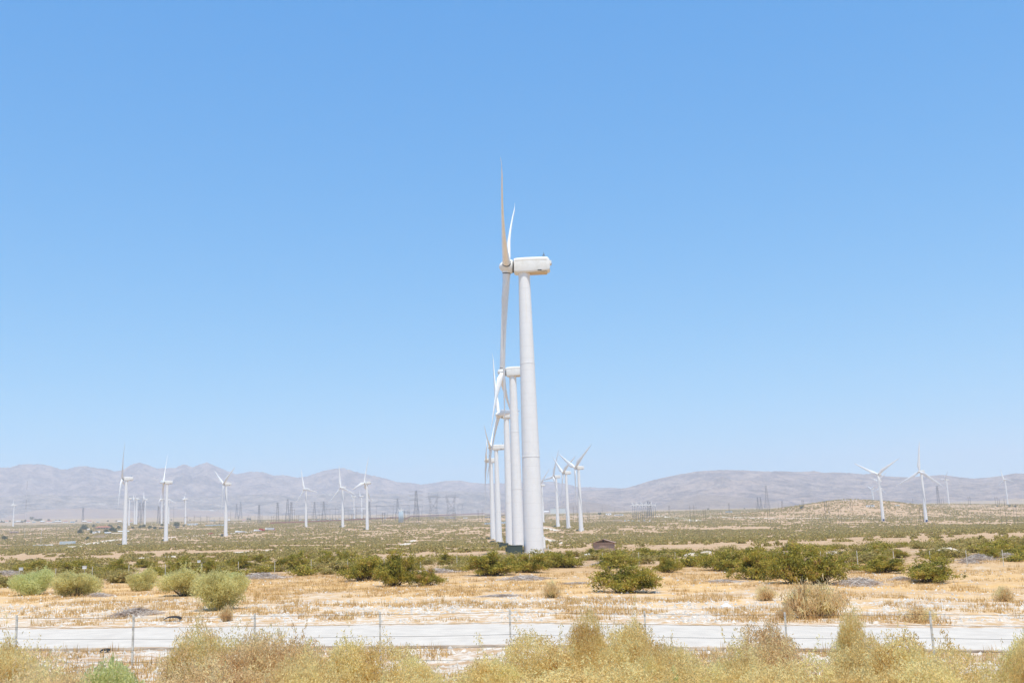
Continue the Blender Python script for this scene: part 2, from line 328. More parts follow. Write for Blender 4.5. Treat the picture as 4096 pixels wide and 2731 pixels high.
MT = dict(
 ground=ground_mat(), road=road_mat('packed_gravel', (0.52, 0.47, 0.405), (0.60, 0.545, 0.47)), track=road_mat('pale_track', (0.60, 0.51, 0.40), (0.68, 0.60, 0.50)),
 tower=tower_mat(), blade=mat('blade_gelcoat', (0.80, 0.80, 0.78), 0.35, noise=0.04, scale=0.8, spec=0.4),
 nacelle=mat('nacelle_shell', (0.80, 0.80, 0.77), 0.45, rgb2=(0.72, 0.71, 0.66), scale=0.9), dark=mat('dark_gap', (0.03, 0.03, 0.035), 0.7),
 under=mat('stained_underside', (0.60, 0.47, 0.30), 0.6, noise=0.12, scale=1.2), cab=mat('green_cabinet', (0.055, 0.08, 0.07), 0.5, noise=0.12, scale=4),
 steel=mat('galvanised_steel', (0.20, 0.22, 0.24), 0.55, metal=0.3, noise=0.1), dsteel=mat('dark_steel', (0.09, 0.10, 0.12), 0.6, metal=0.2, noise=0.1), wood=mat('weathered_pole', (0.085, 0.065, 0.05), 0.85, noise=0.25, scale=8),
 tpost=mat('fence_post_steel', (0.62, 0.58, 0.50), 0.7, noise=0.2, scale=12), wire=mat('rusty_wire', (0.10, 0.09, 0.08), 0.6, metal=0.5, noise=0.1),
 redwall=mat('red_brown_wall', (0.30, 0.115, 0.075), 0.8, noise=0.12, scale=0.2), cream=mat('cream_embankment', (0.58, 0.49, 0.36), 0.95, noise=0.1, scale=0.1),
 white=mat('white_paint', (0.78, 0.78, 0.76), 0.5, noise=0.05), pale=mat('pale_green_metal', (0.56, 0.60, 0.56), 0.6, noise=0.05, scale=0.3), lblue=mat('light_blue_metal', (0.40, 0.49, 0.54), 0.5, noise=0.08),
 tan=mat('tan_wall', (0.47, 0.38, 0.27), 0.85, noise=0.08), shedw=mat('brown_shed_wall', (0.40, 0.28, 0.22), 0.85, noise=0.14, scale=2.5), shedr=mat('brown_shingle_roof', (0.38, 0.26, 0.21), 0.85, noise=0.25, scale=9),
 gable=mat('dark_gable_boards', (0.17, 0.11, 0.07), 0.85, noise=0.3, scale=5), redroof=mat('red_roof', (0.42, 0.15, 0.10), 0.8, noise=0.1), red=mat('red_paint', (0.42, 0.05, 0.04), 0.45, noise=0.08), navy=mat('navy_door', (0.03, 0.05, 0.14), 0.5, noise=0.1),
 glass=mat('window_glass', (0.04, 0.05, 0.06), 0.1, noise=0.1), rubber=mat('black_rubber', (0.025, 0.025, 0.025), 0.8, noise=0.3, scale=12), stone=mat('pale_boulder', (0.58, 0.52, 0.45), 0.9, noise=0.2, scale=5, bump=0.5), mound=mat('pale_sand_mound', (0.58, 0.49, 0.38), 0.95, noise=0.15, scale=2, bump=0.4),
 bark=mat('shrub_bark', (0.14, 0.11, 0.09), 0.9, noise=0.3, scale=9), edge=mat('painted_edge_shade', (0.20, 0.15, 0.11), .95, rgb2=(0.50, 0.42, 0.33), scale=1.1), fan=mat('pinkish_fan', (0.25, 0.18, 0.14), .95, rgb2=(0.32, 0.24, 0.18), scale=.004), foot=rock_mat('tan_foothill', (0.22, 0.17, 0.14), (0.36, 0.28, 0.22), (0.48, 0.40, 0.32)),
 trunk=mat('tree_bark', (0.10, 0.075, 0.055), 0.9, noise=0.3, scale=6),
 creo=foliage('creosote_leaves', [(0.11, 0.11, 0.03), (0.24, 0.225, 0.04), (0.38, 0.33, 0.05), (0.50, 0.38, 0.065), (0.48, 0.30, 0.12)], 0.34),
 creog=foliage('creosote_leaves_mid', [(0.22, 0.175, 0.06), (0.36, 0.295, 0.09), (0.47, 0.375, 0.12), (0.56, 0.42, 0.20)], 0.38),
 sage=foliage('sage_leaves', [(0.54, 0.46, 0.18), (0.72, 0.65, 0.28), (0.84, 0.77, 0.37)], 0.5), sageg=foliage('green_sage_leaves', [(0.52, 0.51, 0.20), (0.70, 0.70, 0.32), (0.82, 0.81, 0.42)], 0.5),
 straw=foliage('straw_twigs', [(0.58, 0.37, 0.18), (0.78, 0.57, 0.30), (0.86, 0.70, 0.38), (0.82, 0.74, 0.36)], 0.5), olive=foliage('olive_straw_twigs', [(0.62, 0.42, 0.17), (0.82, 0.64, 0.28), (0.90, 0.76, 0.38), (0.84, 0.76, 0.36)], 0.5),
 grass=foliage('dry_grass', [(0.47, 0.29, 0.10), (0.62, 0.40, 0.16), (0.70, 0.50, 0.24)], 0.35), dead=foliage('grey_dead_twigs', [(0.34, 0.26, 0.21), (0.52, 0.44, 0.37), (0.72, 0.65, 0.57)], 0.2),
 tree=foliage('tree_leaves', [(0.05, 0.08, 0.04), (0.09, 0.13, 0.06), (0.14, 0.18, 0.08)]),
 rock_far=rock_mat('far_mountain_rock', (0.14, 0.12, 0.12), (0.42, 0.33, 0.28), (0.5, 0.43, 0.36)),
 rock_mid=rock_mat('mid_ridge_rock', (0.13, 0.125, 0.12), (0.40, 0.33, 0.28), (0.70, 0.66, 0.58)),
 rock_right=rock_mat('right_mountain_rock', (0.14, 0.12, 0.12), (0.43, 0.33, 0.27), (0.55, 0.47, 0.38)),
)

# ------------------------------------------------------------ ground sheet
azs = np.concatenate([np.radians(np.arange(-180, -34, 4.0)), np.radians(np.arange(-34, 34, 0.13)), np.radians(np.arange(34, 180.1, 4.0))])
azs[-1] = math.pi
rs = np.concatenate([[0.01, 3, 6], np.exp(np.linspace(math.log(9), math.log(13500), 330))])
RR, AA = np.meshgrid(rs, azs, indexing='ij')
GX, GYY = RR * np.sin(AA), RR * np.cos(AA); GZ = gz(GX, GYY)
GZ -= np.clip((RR - 7500) / 6000, 0, 1) * 200
g = link('desert_ground', gridmesh('desert_ground', GX, GYY, GZ), MT['ground']); tag(g, kind='structure')

# ------------------------------------------------------------ roads
def strip(name, pts, w, m, lift=0.03, sub=6):
    P = []
    for (x0, y0), (x1, y1) in zip(pts[:-1], pts[1:]):
        for i in range(sub): P.append((x0 + (x1 - x0) * i / sub, y0 + (y1 - y0) * i / sub))
    P.append(pts[-1]); P = np.array(P); T = np.gradient(P, axis=0); T /= np.linalg.norm(T, axis=1)[:, None]; N = np.stack([-T[:, 1], T[:, 0]], -1)
    cols = 7; off = np.linspace(-0.5, 0.5, cols)
    wv = w * (1 + 0.03 * np.sin(np.arange(len(P)) * 1.7))
    X = P[:, 0:1] + N[:, 0:1] * off * wv[:, None]; Y = P[:, 1:2] + N[:, 1:2] * off * wv[:, None]
    Z = gz(X, Y) + lift; Z[:, 0] -= lift * 2; Z[:, -1] -= lift * 2
    o = link(name, gridmesh(name, X, Y, Z), m); tag(o, kind='structure'); return o
strip('dirt_road', [(x, 33.1 - 0.145 * x) for x in range(-120, 121, 6)], 7.8, MT['road'], 0.035, 4)
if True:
    strip('road_edge_shade', [(x, 33.1 - 3.96 - 0.145 * x + .10 * math.sin(x * .7) + .07 * math.sin(x * 1.9)) for x in range(-120, 121, 3)], 0.13, MT['edge'], 0.055, 4)  # thin dark strip: painted shadow line along the road's broken near edge
def track(name, pxs, w):
    pts = [GY(a, b)[:2] for a, b in pxs]; strip(name, pts, w, MT['track'], 0.25, 10)
track('gravel_track', [(180,2205),(330,2178),(470,2157),(640,2151),(760,2144),(920,2134),(1010,2126)], 15)
track('gravel_track', [(2165,2108),(2195,2113),(2232,2122)], 9)
track('gravel_track', [(2172,2152),(2210,2162),(2265,2174)], 5)
track('gravel_track', [(2630,2062),(2680,2068),(2740,2076),(2800,2084)], 26)
track('gravel_track', [(930,2140),(1100,2200),(700,2226),(480,2238)][1:], 7)
track('gravel_track', [(1860,2102),(1780,2100),(1700,2104)], 10)
track('gravel_track', [(1655,2160),(1640,2168),(1600,2182)], 6)
track('gravel_track', [(2760,2062),(2900,2068),(3100,2074),(3400,2072),(3700,2076)], 10)

# ------------------------------------------------------------ mountains
def skyfun(tab):
    tab = sorted(tab); A_ = []; E_ = []
    for px, py in tab:
        a, b, c = ray(px, py); A_.append(math.atan2(a, b)); E_.append(c)
    return np.array(A_), np.array(E_)
SK_FAR = [(-900,1880),(-500,1860),(-250,1885),(0,1869),(40,1869),(75,1857),(120,1855),(155,1855),(200,1861),(240,1875),(270,1876),(300,1866),(340,1862),(380,1870),(430,1875),(460,1885),(490,1880),(520,1860),(555,1848),(590,1858),(625,1872),(660,1872),(700,1870),(735,1855),(770,1868),(800,1856),(828,1848),(860,1862),(900,1878),(943,1896),(1000,1885),(1050,1887),(1095,1901),(1135,1899),(1190,1909),(1230,1904),(1290,1883),(1340,1873),(1375,1871),(1420,1886),(1480,1899),(1540,1912),(1590,1927),(1640,1929),(1685,1937),(1740,1930),(1780,1922),(1840,1920),(1890,1930),(1930,1932),(2020,1932),(2080,1928),(2140,1926),(2200,1925),(2260,1933),(2320,1948),(2360,1947),(2400,1950),(2440,1949),(2500,1953),(2700,1955),(3000,1960),(3300,1960)]
SK_RIGHT = [(1750,2075),(1900,2030),(2020,1999),(2150,1990),(2250,1978),(2330,1962),(2420,1958),(2470,1955),(2510,1949),(2550,1938),(2600,1922),(2660,1908),(2720,1896),(2790,1884),(2880,1878),(3000,1881),(3060,1885),(3110,1883),(3170,1886),(3210,1886),(3260,1883),(3295,1890),(3340,1888),(3400,1891),(3450,1896),(3490,1894),(3540,1903),(3600,1907),(3640,1908),(3680,1903),(3720,1902),(3770,1898),(3820,1905),(3890,1913),(3950,1909),(4010,1902),(4060,1892),(4096,1893),(4300,1880),(4600,1900),(5000,1890)]
SK_MID = [(-900,1990),(-400,1970),(0,1987),(150,1975),(330,1984),(500,1980),(700,1988),(900,1982),(1050,1975),(1200,1984),(1350,1968),(1500,1975),(1650,1975),(1800,1962),(1950,1968),(2050,1975),(2200,1990),(2400,2000),(2600,2040)]
EDGE = [(-900,2100),(0,2092),(800,2085),(1700,2075),(2400,2060),(3000,2047),(3500,2042),(4100,2040),(5000,2030)]
eA, eE = skyfun(EDGE)
def mountain(name, tab, r0, rt, r1, m, seed, amp, na=900, nr=150, fs=900.0, power=0.8, label=None):
    A_, E_ = skyfun(tab); az = np.linspace(A_[0], A_[-1], na); r = np.linspace(r0, r1, nr)
    Rm, Az = np.meshgrid(r, az, indexing='ij'); X = Rm * np.sin(Az); Y = Rm * np.cos(Az)
    Es = np.interp(Az, A_, E_); Ee = np.minimum(np.interp(Az, eA, eE) - 0.003, Es - 0.001)
    t = np.clip((Rm - r0) / (rt - r0), 0, 1); tb = np.clip((Rm - rt) / (r1 - rt), 0, 1)
    wx = X + 350 * fbm(X / 1500 + seed, Y / 1500, 3); wy = Y + 350 * fbm(X / 1500, Y / 1500 + seed, 3)
    n1 = ridged(wx / fs + seed, wy / fs, 7, 0.6) - 0.5
    n2 = fbm(X / 2600 + seed * 3, Y / 2600, 3) - 0.5
    E = Ee + (Es - Ee) * np.clip(t ** power + (amp * n1 + 0.55 * amp * n2) * (t * (1.25 - t)) * 2.6, 0, 1.6) * (1 - 0.75 * tb ** 1.3)
    mx = E.max(axis=0); tgt = np.interp(az, A_, E_) + 0.00035 * (fbm(az * 900 + seed, az * 0 + seed, 4) - 0.5) * 2
    k = (tgt - Ee[0]) / (mx - Ee[0] + 1e-6); ker = np.ones(7) / 7; k = np.convolve(np.pad(k, 3, 'edge'), ker, 'valid')
    E = Ee + (E - Ee) * k[None]
    Z = CAMZ + E * Rm
    o = link(name, gridmesh(name, X, Y, Z), m); tag(o, label, kind='structure'); return o
mountain('mountains', SK_FAR, 8600, 11600, 13300, MT['rock_far'], 3.3, 0.42, 1300, 150, 1150.0, 0.7)
mountain('mountains', SK_MID, 6200, 8300, 9400, MT['rock_mid'], 12.7, 0.40, 1000, 120, 700.0, 1.5)
mountain('mountains', SK_RIGHT, 5600, 8600, 9900, MT['rock_right'], 7.9, 0.40, 1200, 170, 800.0, 0.8)

SK_FAN = [(-900,2050),(-100,2085),(0,2072),(60,2055),(150,2040),(330,2031),(520,2040),(700,2036),(900,2045),(1100,2060),(1250,2078)]
SK_FOOT = [(2150,2055),(2230,2028),(2290,2008),(2330,2003),(2420,2016),(2500,2034),(2560,2040),(2620,2025),(2700,2000),(2800,1979),(2900,1981),(3050,1997),(3180,2012),(3300,2035)]
mountain('hills', SK_FAN, 5700, 7200, 7600, MT['fan'], 21.3, 0.10, 500, 40, 1500.0, 1.0)
mountain('hills', SK_FOOT, 5200, 6200, 7000, MT['foot'], 31.1, 0.30, 600, 80, 420.0, 0.9)
# ------------------------------------------------------------ wind turbines
TH, RT_ = 63.0, 38.5
def blade_mesh(name='blade'):
    mb = MB(); rings = []
    secs = [(0.9,1.85,1.85,0),(1.8,1.85,1.85,0),(3.2,2.15,1.75,0.12),(5.0,2.9,1.65,0.28),(7.5,3.4,1.4,0.32),(10,3.2,1.18,0.28),(14,2.7,0.92,0.2),(19,2.2,0.7,0.14),(24,1.8,0.54,0.1),(29,1.45,0.42,0.07),(33,1.15,0.32,0.05),(36,0.62,0.10,0.0),(37.6,0.42,0.07,0.0),(38.3,0.22,0.04,0.0),(38.5,0.06,0.02,0.0)]
    for r, c, t, tw in secs:
        ring = []; q_ = r / 38.5; xb = 1.9 * q_ * q_ - 1.5 * q_ - (max(0, q_ - .85) / .15) ** 2 * .4
        for i in range(20):
            a = 2 * math.pi * i / 20; k = min(1.0, max(0.0, (r - 2) / 5))
            u = -math.cos(a); yy = u * c / 2; th = math.sin(a) * t / 2
            th *= (1 - k) + k * (1 - 0.62 * (u * 0.5 + 0.5)) * 1.15
            yy += k * c * 0.16
            ct, st = math.cos(tw), math.sin(tw)
            ring.append((xb + th * ct - yy * st, yy * ct + th * st, r))
        rings.append(ring)
    mb.loft(rings); return mb.mesh(name)
def rounded_rect(w, h, r, k=4):
    P = []
    for cx_, cy_, a0 in ((w/2-r, h/2-r, 0), (-w/2+r, h/2-r, 90), (-w/2+r, -h/2+r, 180), (w/2-r, -h/2+r, 270)):
        for i in range(k + 1):
            a = math.radians(a0 + 90 * i / k); P.append((cx_ + r * math.cos(a), cy_ + r * math.sin(a)))
    return P
def build_turbine():
    root = empty('wind_turbine', (0, 0, 0))
    mb = MB(); n = 48; rings = []
    prof = [(0, 2.32), (0.25, 2.32), (0.26, 2.25), (21.0, 1.98), (21.02, 2.03), (21.16, 2.03), (21.18, 1.98), (42, 1.66), (42.02, 1.70), (42.14, 1.70), (42.16, 1.66), (TH - 0.4, 1.30), (TH - 0.38, 1.36), (TH, 1.36)]
    for z, r in prof: rings.append([(r * math.cos(2*math.pi*i/n), r * math.sin(2*math.pi*i/n), z) for i in range(n)])
    mb.loft(rings); tw = mb.build('tower', MT['tower'], root, True)
    me = tw.data
    try: me.set_sharp_from_angle(angle=math.radians(35))
    except Exception: pass
    d = MB(); d.box((2.28, -0.55, 2.3), (0.5, 1.0, 2.5)); d.box((2.6, -0.55, 0.9), (1.1, 1.1, 0.08)); d.box((3.15, -1.0, 0.95), (0.06, 0.06, 1.9)); d.box((3.15, -0.1, 0.95), (0.06, 0.06, 1.9)); d.box((3.15, -0.55, 1.88), (0.06, 0.9, 0.06))
    for i in range(4): d.box((3.35 + i * 0.22, -0.55, 0.75 - 0.2 * i), (0.24, 0.9, 0.05))
    d.build('door_stairs', MT['white'], root)
    # nacelle: rounded box lofted along X, shoulder nearer the rotor, sloped tail
    mb = MB(); rings = []
    for x, w, zb, zt, r in ((-2.35,2.3,0.55,3.1,0.6),(-2.2,3.2,0.12,3.45,0.5),(-1.6,3.35,0.02,3.52,0.45),(0.5,3.4,0.0,3.60,0.4),(3.5,3.4,0.10,3.58,0.4),(5.35,3.3,0.24,3.50,0.35),(5.62,3.25,0.30,3.38,0.35),(5.9,3.1,0.42,3.0,0.35),(6.0,2.8,0.60,2.75,0.35)):
        h = zt - zb; rings.append([(x, a, TH + zb + h / 2 + b) for a, b in rounded_rect(w, h, r)])
    mb.loft(rings); nc = mb.build('nacelle', MT['nacelle'], root, True)
    try: nc.data.set_sharp_from_angle(angle=math.radians(40))
    except Exception: pass
    s = MB(); s.box((0.3, 0, TH + 3.62), (2.4, 1.6, 0.16)); s.box((3.4, 0.2, TH + 3.62), (1.8, 1.2, 0.1)); s.build('roof_hatch', MT['nacelle'], nc)
    s = MB(); s.box((6.12, 0, TH + 2.35), (0.5, 1.9, 0.75)); s.build('tail_hood', MT['nacelle'], nc)
    s = MB(); s.box((6.39, 0, TH + 2.15), (0.04, 1.3, 0.26)); s.build('vent', MT['dark'], nc)
    s = MB(); s.box((3.6, -1.712, TH + 0.35), (0.9, 0.05, 0.26)); s.build('vent', MT['dark'], nc)
    s = MB(); s.box((2.8, 0, TH + 0.03), (5.0, 2.7, 0.14)); s.build('underside_panel', MT['under'], nc)
    s = MB()
    for sy in (-1, 1): s.box((1.7, sy * 1.702, TH + 2.85), (7.2, 0.03, 0.05)); 
    s.build('seam', MT['under'], nc)
    s = MB(); s.tube((4.7, 0, TH + 3.5), (4.7, 0, TH + 5.0), 0.05); s.tube((4.7, 0, TH + 4.3), (4.7, 0.0, TH + 4.5), 0.2); s.tube((4.35, 0, TH + 4.05), (5.05, 0, TH + 4.05), 0.05); s.tube((4.35, 0, TH + 4.05), (4.35, 0, TH + 4.35), 0.05); s.build('wind_sensor', MT['steel'], nc)
    # hub: lathe about X
    mb = MB(); rings = []
    for x, r in ((-5.75,0.05),(-5.65,0.45),(-5.35,0.85),(-4.9,1.2),(-4.2,1.5),(-3.4,1.62),(-2.75,1.6),(-2.55,1.45)):
        rings.append([(x + 3.9, r * math.cos(2*math.pi*i/32), r * math.sin(2*math.pi*i/32)) for i in range(32)])
    mb.loft(rings); hb = mb.build('hub', MT['nacelle'], root, True)
    s = MB(); s.tube((-2.56 + 3.9, 0, 0), (-2.3 + 3.9, 0, 0), 1.42, n=24); s.build('hub_gap', MT['dark'], hb)
    bm_ = blade_mesh()
    for i in range(3):
        b = link('blade', bm_, MT['blade'], root, True)
        s = MB(); s.tube((0, 0, 1.42), (0, 0, 1.6), 1.0, n=24); s.build('root_collar', MT['dark'], b)
        s = MB(); s.tube((0, 0, 0.6), (0, 0, 1.42), 1.12, n=24); s.build('root_sleeve', MT['nacelle'], b)
    return root
def pose_turbine(root, yaw, ph, bs, kk=1.0):
    root.rotation_euler = (0, 0, math.radians(yaw))
    tilt = Matrix.Rotation(0.06, 4, 'Y'); hub = Matrix.Translation((-3.9, 0, TH + 1.9))
    i = 0
    for ch in root.children:
        if ch.name.startswith('hub'): ch.matrix_local = hub @ tilt
        if ch.name.startswith('blade'):
            a = math.radians(ph + 120 * i); i += 1
            # spin about local X so that the blade points to (y = sin a, z = cos a)
            ch.matrix_local = hub @ tilt @ Matrix.Rotation(-a, 4, 'X') @ Matrix.Diagonal((kk, kk * max(bs, .8), bs, 1))
WL = dict(
T1='towering white wind turbine nearest the camera, tower foot behind the green bushes', T2='second nearest turbine of the central row, its nacelle half hidden by the nearest tower',
T3='third turbine of the central row, one blade lying along its nacelle', T4='fourth turbine of the central row, dark streak down its upper tower', T5='farthest and shortest turbine at the left end of the central row',
L1='leftmost big turbine on the left, one blade straight up over the mountains', L2='second big turbine from the left with a green bush at its foot', L3='turbine left of centre with two blades raised in a V beside the pale track',
L4='turbine left of the substation with one blade stretched right and one down left', L5='turbine in front of the substation gantries, upright blade and two spread blades', L6='turbine right of the substation pair, one blade up and one reaching left',
R1='nearest of the turbines just right of the tallest tower, blades in a V', R2='middle turbine of the trio right of the tallest tower', R3='turbine just right of the tallest tower with one blade reaching left and one up',
R4='turbine mostly hidden behind the right side of the tallest tower', E1='turbine on the right with its blades in a wide Y over the low hill', E2='right hand turbine with one blade straight up like an upside down Y',
E3='smaller turbine directly behind the wide Y turbine on the right', E4='small far turbine just left of the wide Y turbine, above the hill crest', E5='far turbine with blades showing low behind the wide Y turbine tower',
E6='far turbine beyond the plain between the tall lattice pylon and the right edge', E7='far turbine nearest the right edge, long blade pointing right', S0='small far turbine alone at the left edge near the village',
S1='far turbine just right of the leftmost big tower', S2='left one of the two overlapping far turbines beside the twin pylons', S3='right one of the two overlapping far turbines beside the twin pylons', S4='far turbine just right of the twin pylons with a blade sloping right',
S5='far turbine behind the pylon just left of the second big turbine', S6='far turbine just right of the second big tower with a long blade pointing right', S7='far turbine standing alone over the round green tree',
S8='left far turbine showing between the two substation turbines', S9='right far turbine showing between the two substation turbines')
proto_t = build_turbine()
FEET = []
for i, (k, b, h, d, yaw, ph, bs) in enumerate(WT):
    o = proto_t if i == 0 else copy_tree(proto_t)
    p = at(b[0], b[1], d); gg = g1(p[0], p[1])
    o.location = (p[0], p[1], min(p[2], gg + 0.1) if d < 2000 else p[2]); pose_turbine(o, yaw, ph, bs, 1.0 if d < 900 else (1.25 if d < 2500 else 1.4))
    tag(o, WL[k], 'wind turbine', 'wind turbines'); FEET.append((k, p[0], p[1], o.location[2], d))
FT = {k: (x, y, z, d) for k, x, y, z, d in FEET}
for k in ('E1', 'E2'):
    x, y, z, d = FT[k]
    dr = MB(); dr.box((x - 0.1, y - 2.27, z + 1.7), (2.6, 0.3, 3.0)); od = dr.build('tower_door', MT['navy'])
    root = [o for o in C.objects if o.get('label') == WL[k]][0]
    od.parent = root; od.matrix_parent_inverse = (Matrix.Translation(root.location) @ root.rotation_euler.to_matrix().to_4x4()).inverted()

# small stubby turbines in a cluster, and the row of tiny ones on the right
def small_turbine(h, rt, rb, bl, m_t):
    root = empty('small_wind_turbine', (0, 0, 0)); mb = MB(); mb.tube((0, 0, 0), (0, 0, h), rb, rt, 16); mb.build('tower', m_t, root, True)
    mb = MB(); mb.box((0.8, 0, h + 0.6), (4.2, 1.6, 1.3)); mb.tube((-1.2, 0, h + 0.6), (-2.2, 0, h + 0.6), 0.7, 0.25, 10); mb.build('nacelle', MT['white'], root)
    bm_ = None
    for i in range(3):
        if bm_ is None:
            mb = MB(); rings = []
            for r, c, t in ((0.2,0.7,0.6),(bl*.2,1.1,0.4),(bl*.6,0.8,0.2),(bl,0.25,0.08)):
                rings.append([(t/2*math.sin(a), c/2*math.cos(a), r) for a in [2*math.pi*j/8 for j in range(8)]])
            mb.loft(rings); bm_ = mb.mesh('blade')
        link('blade', bm_, MT['white'], root, True)
    return root
def pose_small(root, h, yaw, ph):
    root.rotation_euler = (0, 0, math.radians(yaw)); i = 0
    for ch in root.children:
        if ch.name.startswith('blade'):
            ch.matrix_local = Matrix.Translation((-2, 0, h + 0.6)) @ Matrix.Rotation(-math.radians(ph + 120 * i), 4, 'X'); i += 1
sp = None
for i, (px, py, top, yaw, ph) in enumerate([(1597.5,2091,2045,60,10),(1603,2090,2042,50,70),(1607,2089,2042,55,100),(1611,2088,2041,70,50)]):
    x, y, z, d = GY(px, py); h = (py - top) * d / F
    if sp is None: sp = small_turbine(h, 1.1, 1.9, 7.5 * d / F * 1.4, MT['lblue']); o = sp; H0 = h
    else: o = copy_tree(sp)
    o.location = (x, y, z); pose_small(o, H0, yaw, ph); o.scale = (h / H0,) * 3
    tag(o, ['leftmost stubby grey turbine of the cluster beside the substation', 'second stubby grey turbine from the left in the cluster beside the substation', 'third stubby grey turbine from the left in the cluster beside the substation', 'rightmost stubby grey turbine of the cluster beside the substation'][i], 'wind turbine', 'stubby turbines in a cluster')
ORD = ['first', 'second', 'third', 'fourth', 'fifth', 'sixth', 'seventh', 'eighth', 'ninth', 'tenth', 'eleventh', 'twelfth', 'thirteenth', 'fourteenth', 'fifteenth', 'sixteenth', 'seventeenth', 'eighteenth', 'nineteenth', 'twentieth', 'twenty-first', 'twenty-second', 'twenty-third', 'twenty-fourth', 'twenty-fifth', 'twenty-sixth']
sp = None
for i, px in enumerate([2533,2541,2547,2554,2562,2570,2577,2585,2592,2600,2608,2615,2624]):
    x, y, z, d = GY(px, 2078); h = 56 * d / F
    if sp is None: sp = small_turbine(h, 0.32, 0.55, 8.0, MT['steel']); o = sp; H0 = h
    else: o = copy_tree(sp)
    o.location = (x, y, z); pose_small(o, H0, 60 + 20 * math.sin(i * 2.1), (i * 47) % 120); o.scale = (h / H0,) * 3
    tag(o, '%s from the left in the row of thirteen tiny turbines right of the shed' % ORD[i], 'wind turbine', 'row of tiny turbines')

# transformer cabinets at the feet
def cabinet(x, y, z, w, h, rz=0):
    root = empty('transformer_cabinet', (x, y, z), rz)
    mb = MB(); mb.box((0, 0, h / 2), (w, 1.6, h)); mb.box((0, 0, h + 0.05), (w + 0.12, 1.72, 0.1)); mb.build('cabinet_body', MT['cab'], root)
    mb = MB()
    for i in range(3): mb.box((-w / 2 - 0.18, -0.5 + 0.5 * i, h * 0.5), (0.34, 0.08, h * 0.75))
    mb.build('radiator', MT['cab'], root); mb = MB(); mb.box((0, -0.805, h * 0.48), (w * 0.86, 0.03, h * 0.8)); mb.build('cabinet_door', MT['cab'], root)
    return root
nm = dict(T1='the nearest tower', T2='the second nearest tower', T3='the third tower of the central row', T4='the fourth tower of the central row', T5='the farthest tower of the central row', R1='the nearest right hand tower of the trio', R2='the middle tower of the trio', R3='the tower just right of the tallest one',
          L1='the leftmost big tower', L3='the tower beside the pale track', L4='the tower left of the substation', L5='the tower in front of the substation', L6='the tower right of the substation pair')
for k, w, h, off in (('T1',3.4,1.9,-4.2),('T2',3.0,1.7,-5.2),('T3',2.6,1.9,-4.9),('T4',2.6,2.0,-4.2),('T5',2.6,2.0,-4.2),('R1',2.4,2.0,-4.0),('R2',2.4,2.0,-4.0),('R3',2.4,2.0,-4.0),('L1',3.6,2.2,-4.6),('L3',2.4,2.6,-4.0),('L4',2.2,2.0,-4.0),('L5',2.6,2.4,-3.8),('L6',2.4,2.0,-4.0)):
    x, y, z, d = FT[k]; c = cabinet(x + off, y - 1.0, z - 0.1, w, h)
    tag(c, 'green transformer cabinet at the left foot of ' + nm[k], 'transformer', 'transformer cabinets')

# ------------------------------------------------------------ shed
x, y, z, d = GD(2412, 212); 
sh = empty('pump_shed', (x, y, z - 0.1), math.radians(-8), 'small brown shed with a shingled gable roof among the green bushes', 'shed')
sh.scale = (1, 1, .84)
mb = MB(); mb.box((0, 1.8, 1.15), (4.0, 3.6, 2.3)); mb.build('wall', MT['shedw'], sh)
mb = MB(); mb.add([(-2.0, -0.02, 2.3), (2.0, -0.02, 2.3), (0, -0.02, 3.05), (-2.0, 3.6, 2.3), (2.0, 3.6, 2.3), (0, 3.6, 3.05)], [(0,1,2),(3,5,4),(0,2,5,3),(1,4,5,2)]); mb.build('gable', MT['gable'], sh)
mb = MB(); mb.box((0, -0.06, 2.72), (0.36, 0.05, 0.36)); mb.build('vent', MT['dark'], sh)
mb = MB()
for s in (-1, 1):
    P = [(0, -0.35, 3.14), (s * 2.35, -0.35, 2.28), (s * 2.35, 3.95, 2.28), (0, 3.95, 3.14)]; Q = [(a, b, c - 0.10) for a, b, c in P]
    mb.add(P + Q, [(0,1,2,3),(7,6,5,4),(0,4,5,1),(1,5,6,2),(2,6,7,3),(3,7,4,0)])
mb.build('roof', MT['shedr'], sh)
mb = MB(); mb.box((0, -0.30, 2.27), (4.0, 0.05, 0.10)); mb.build('fascia', MT['shedr'], sh)
for dx in (-2.0, 2.0):
    mb = MB(); mb.box((dx, -0.03, 1.15), (0.12, 0.1, 2.3)); mb.build('corner_board', MT['shedr'], sh)

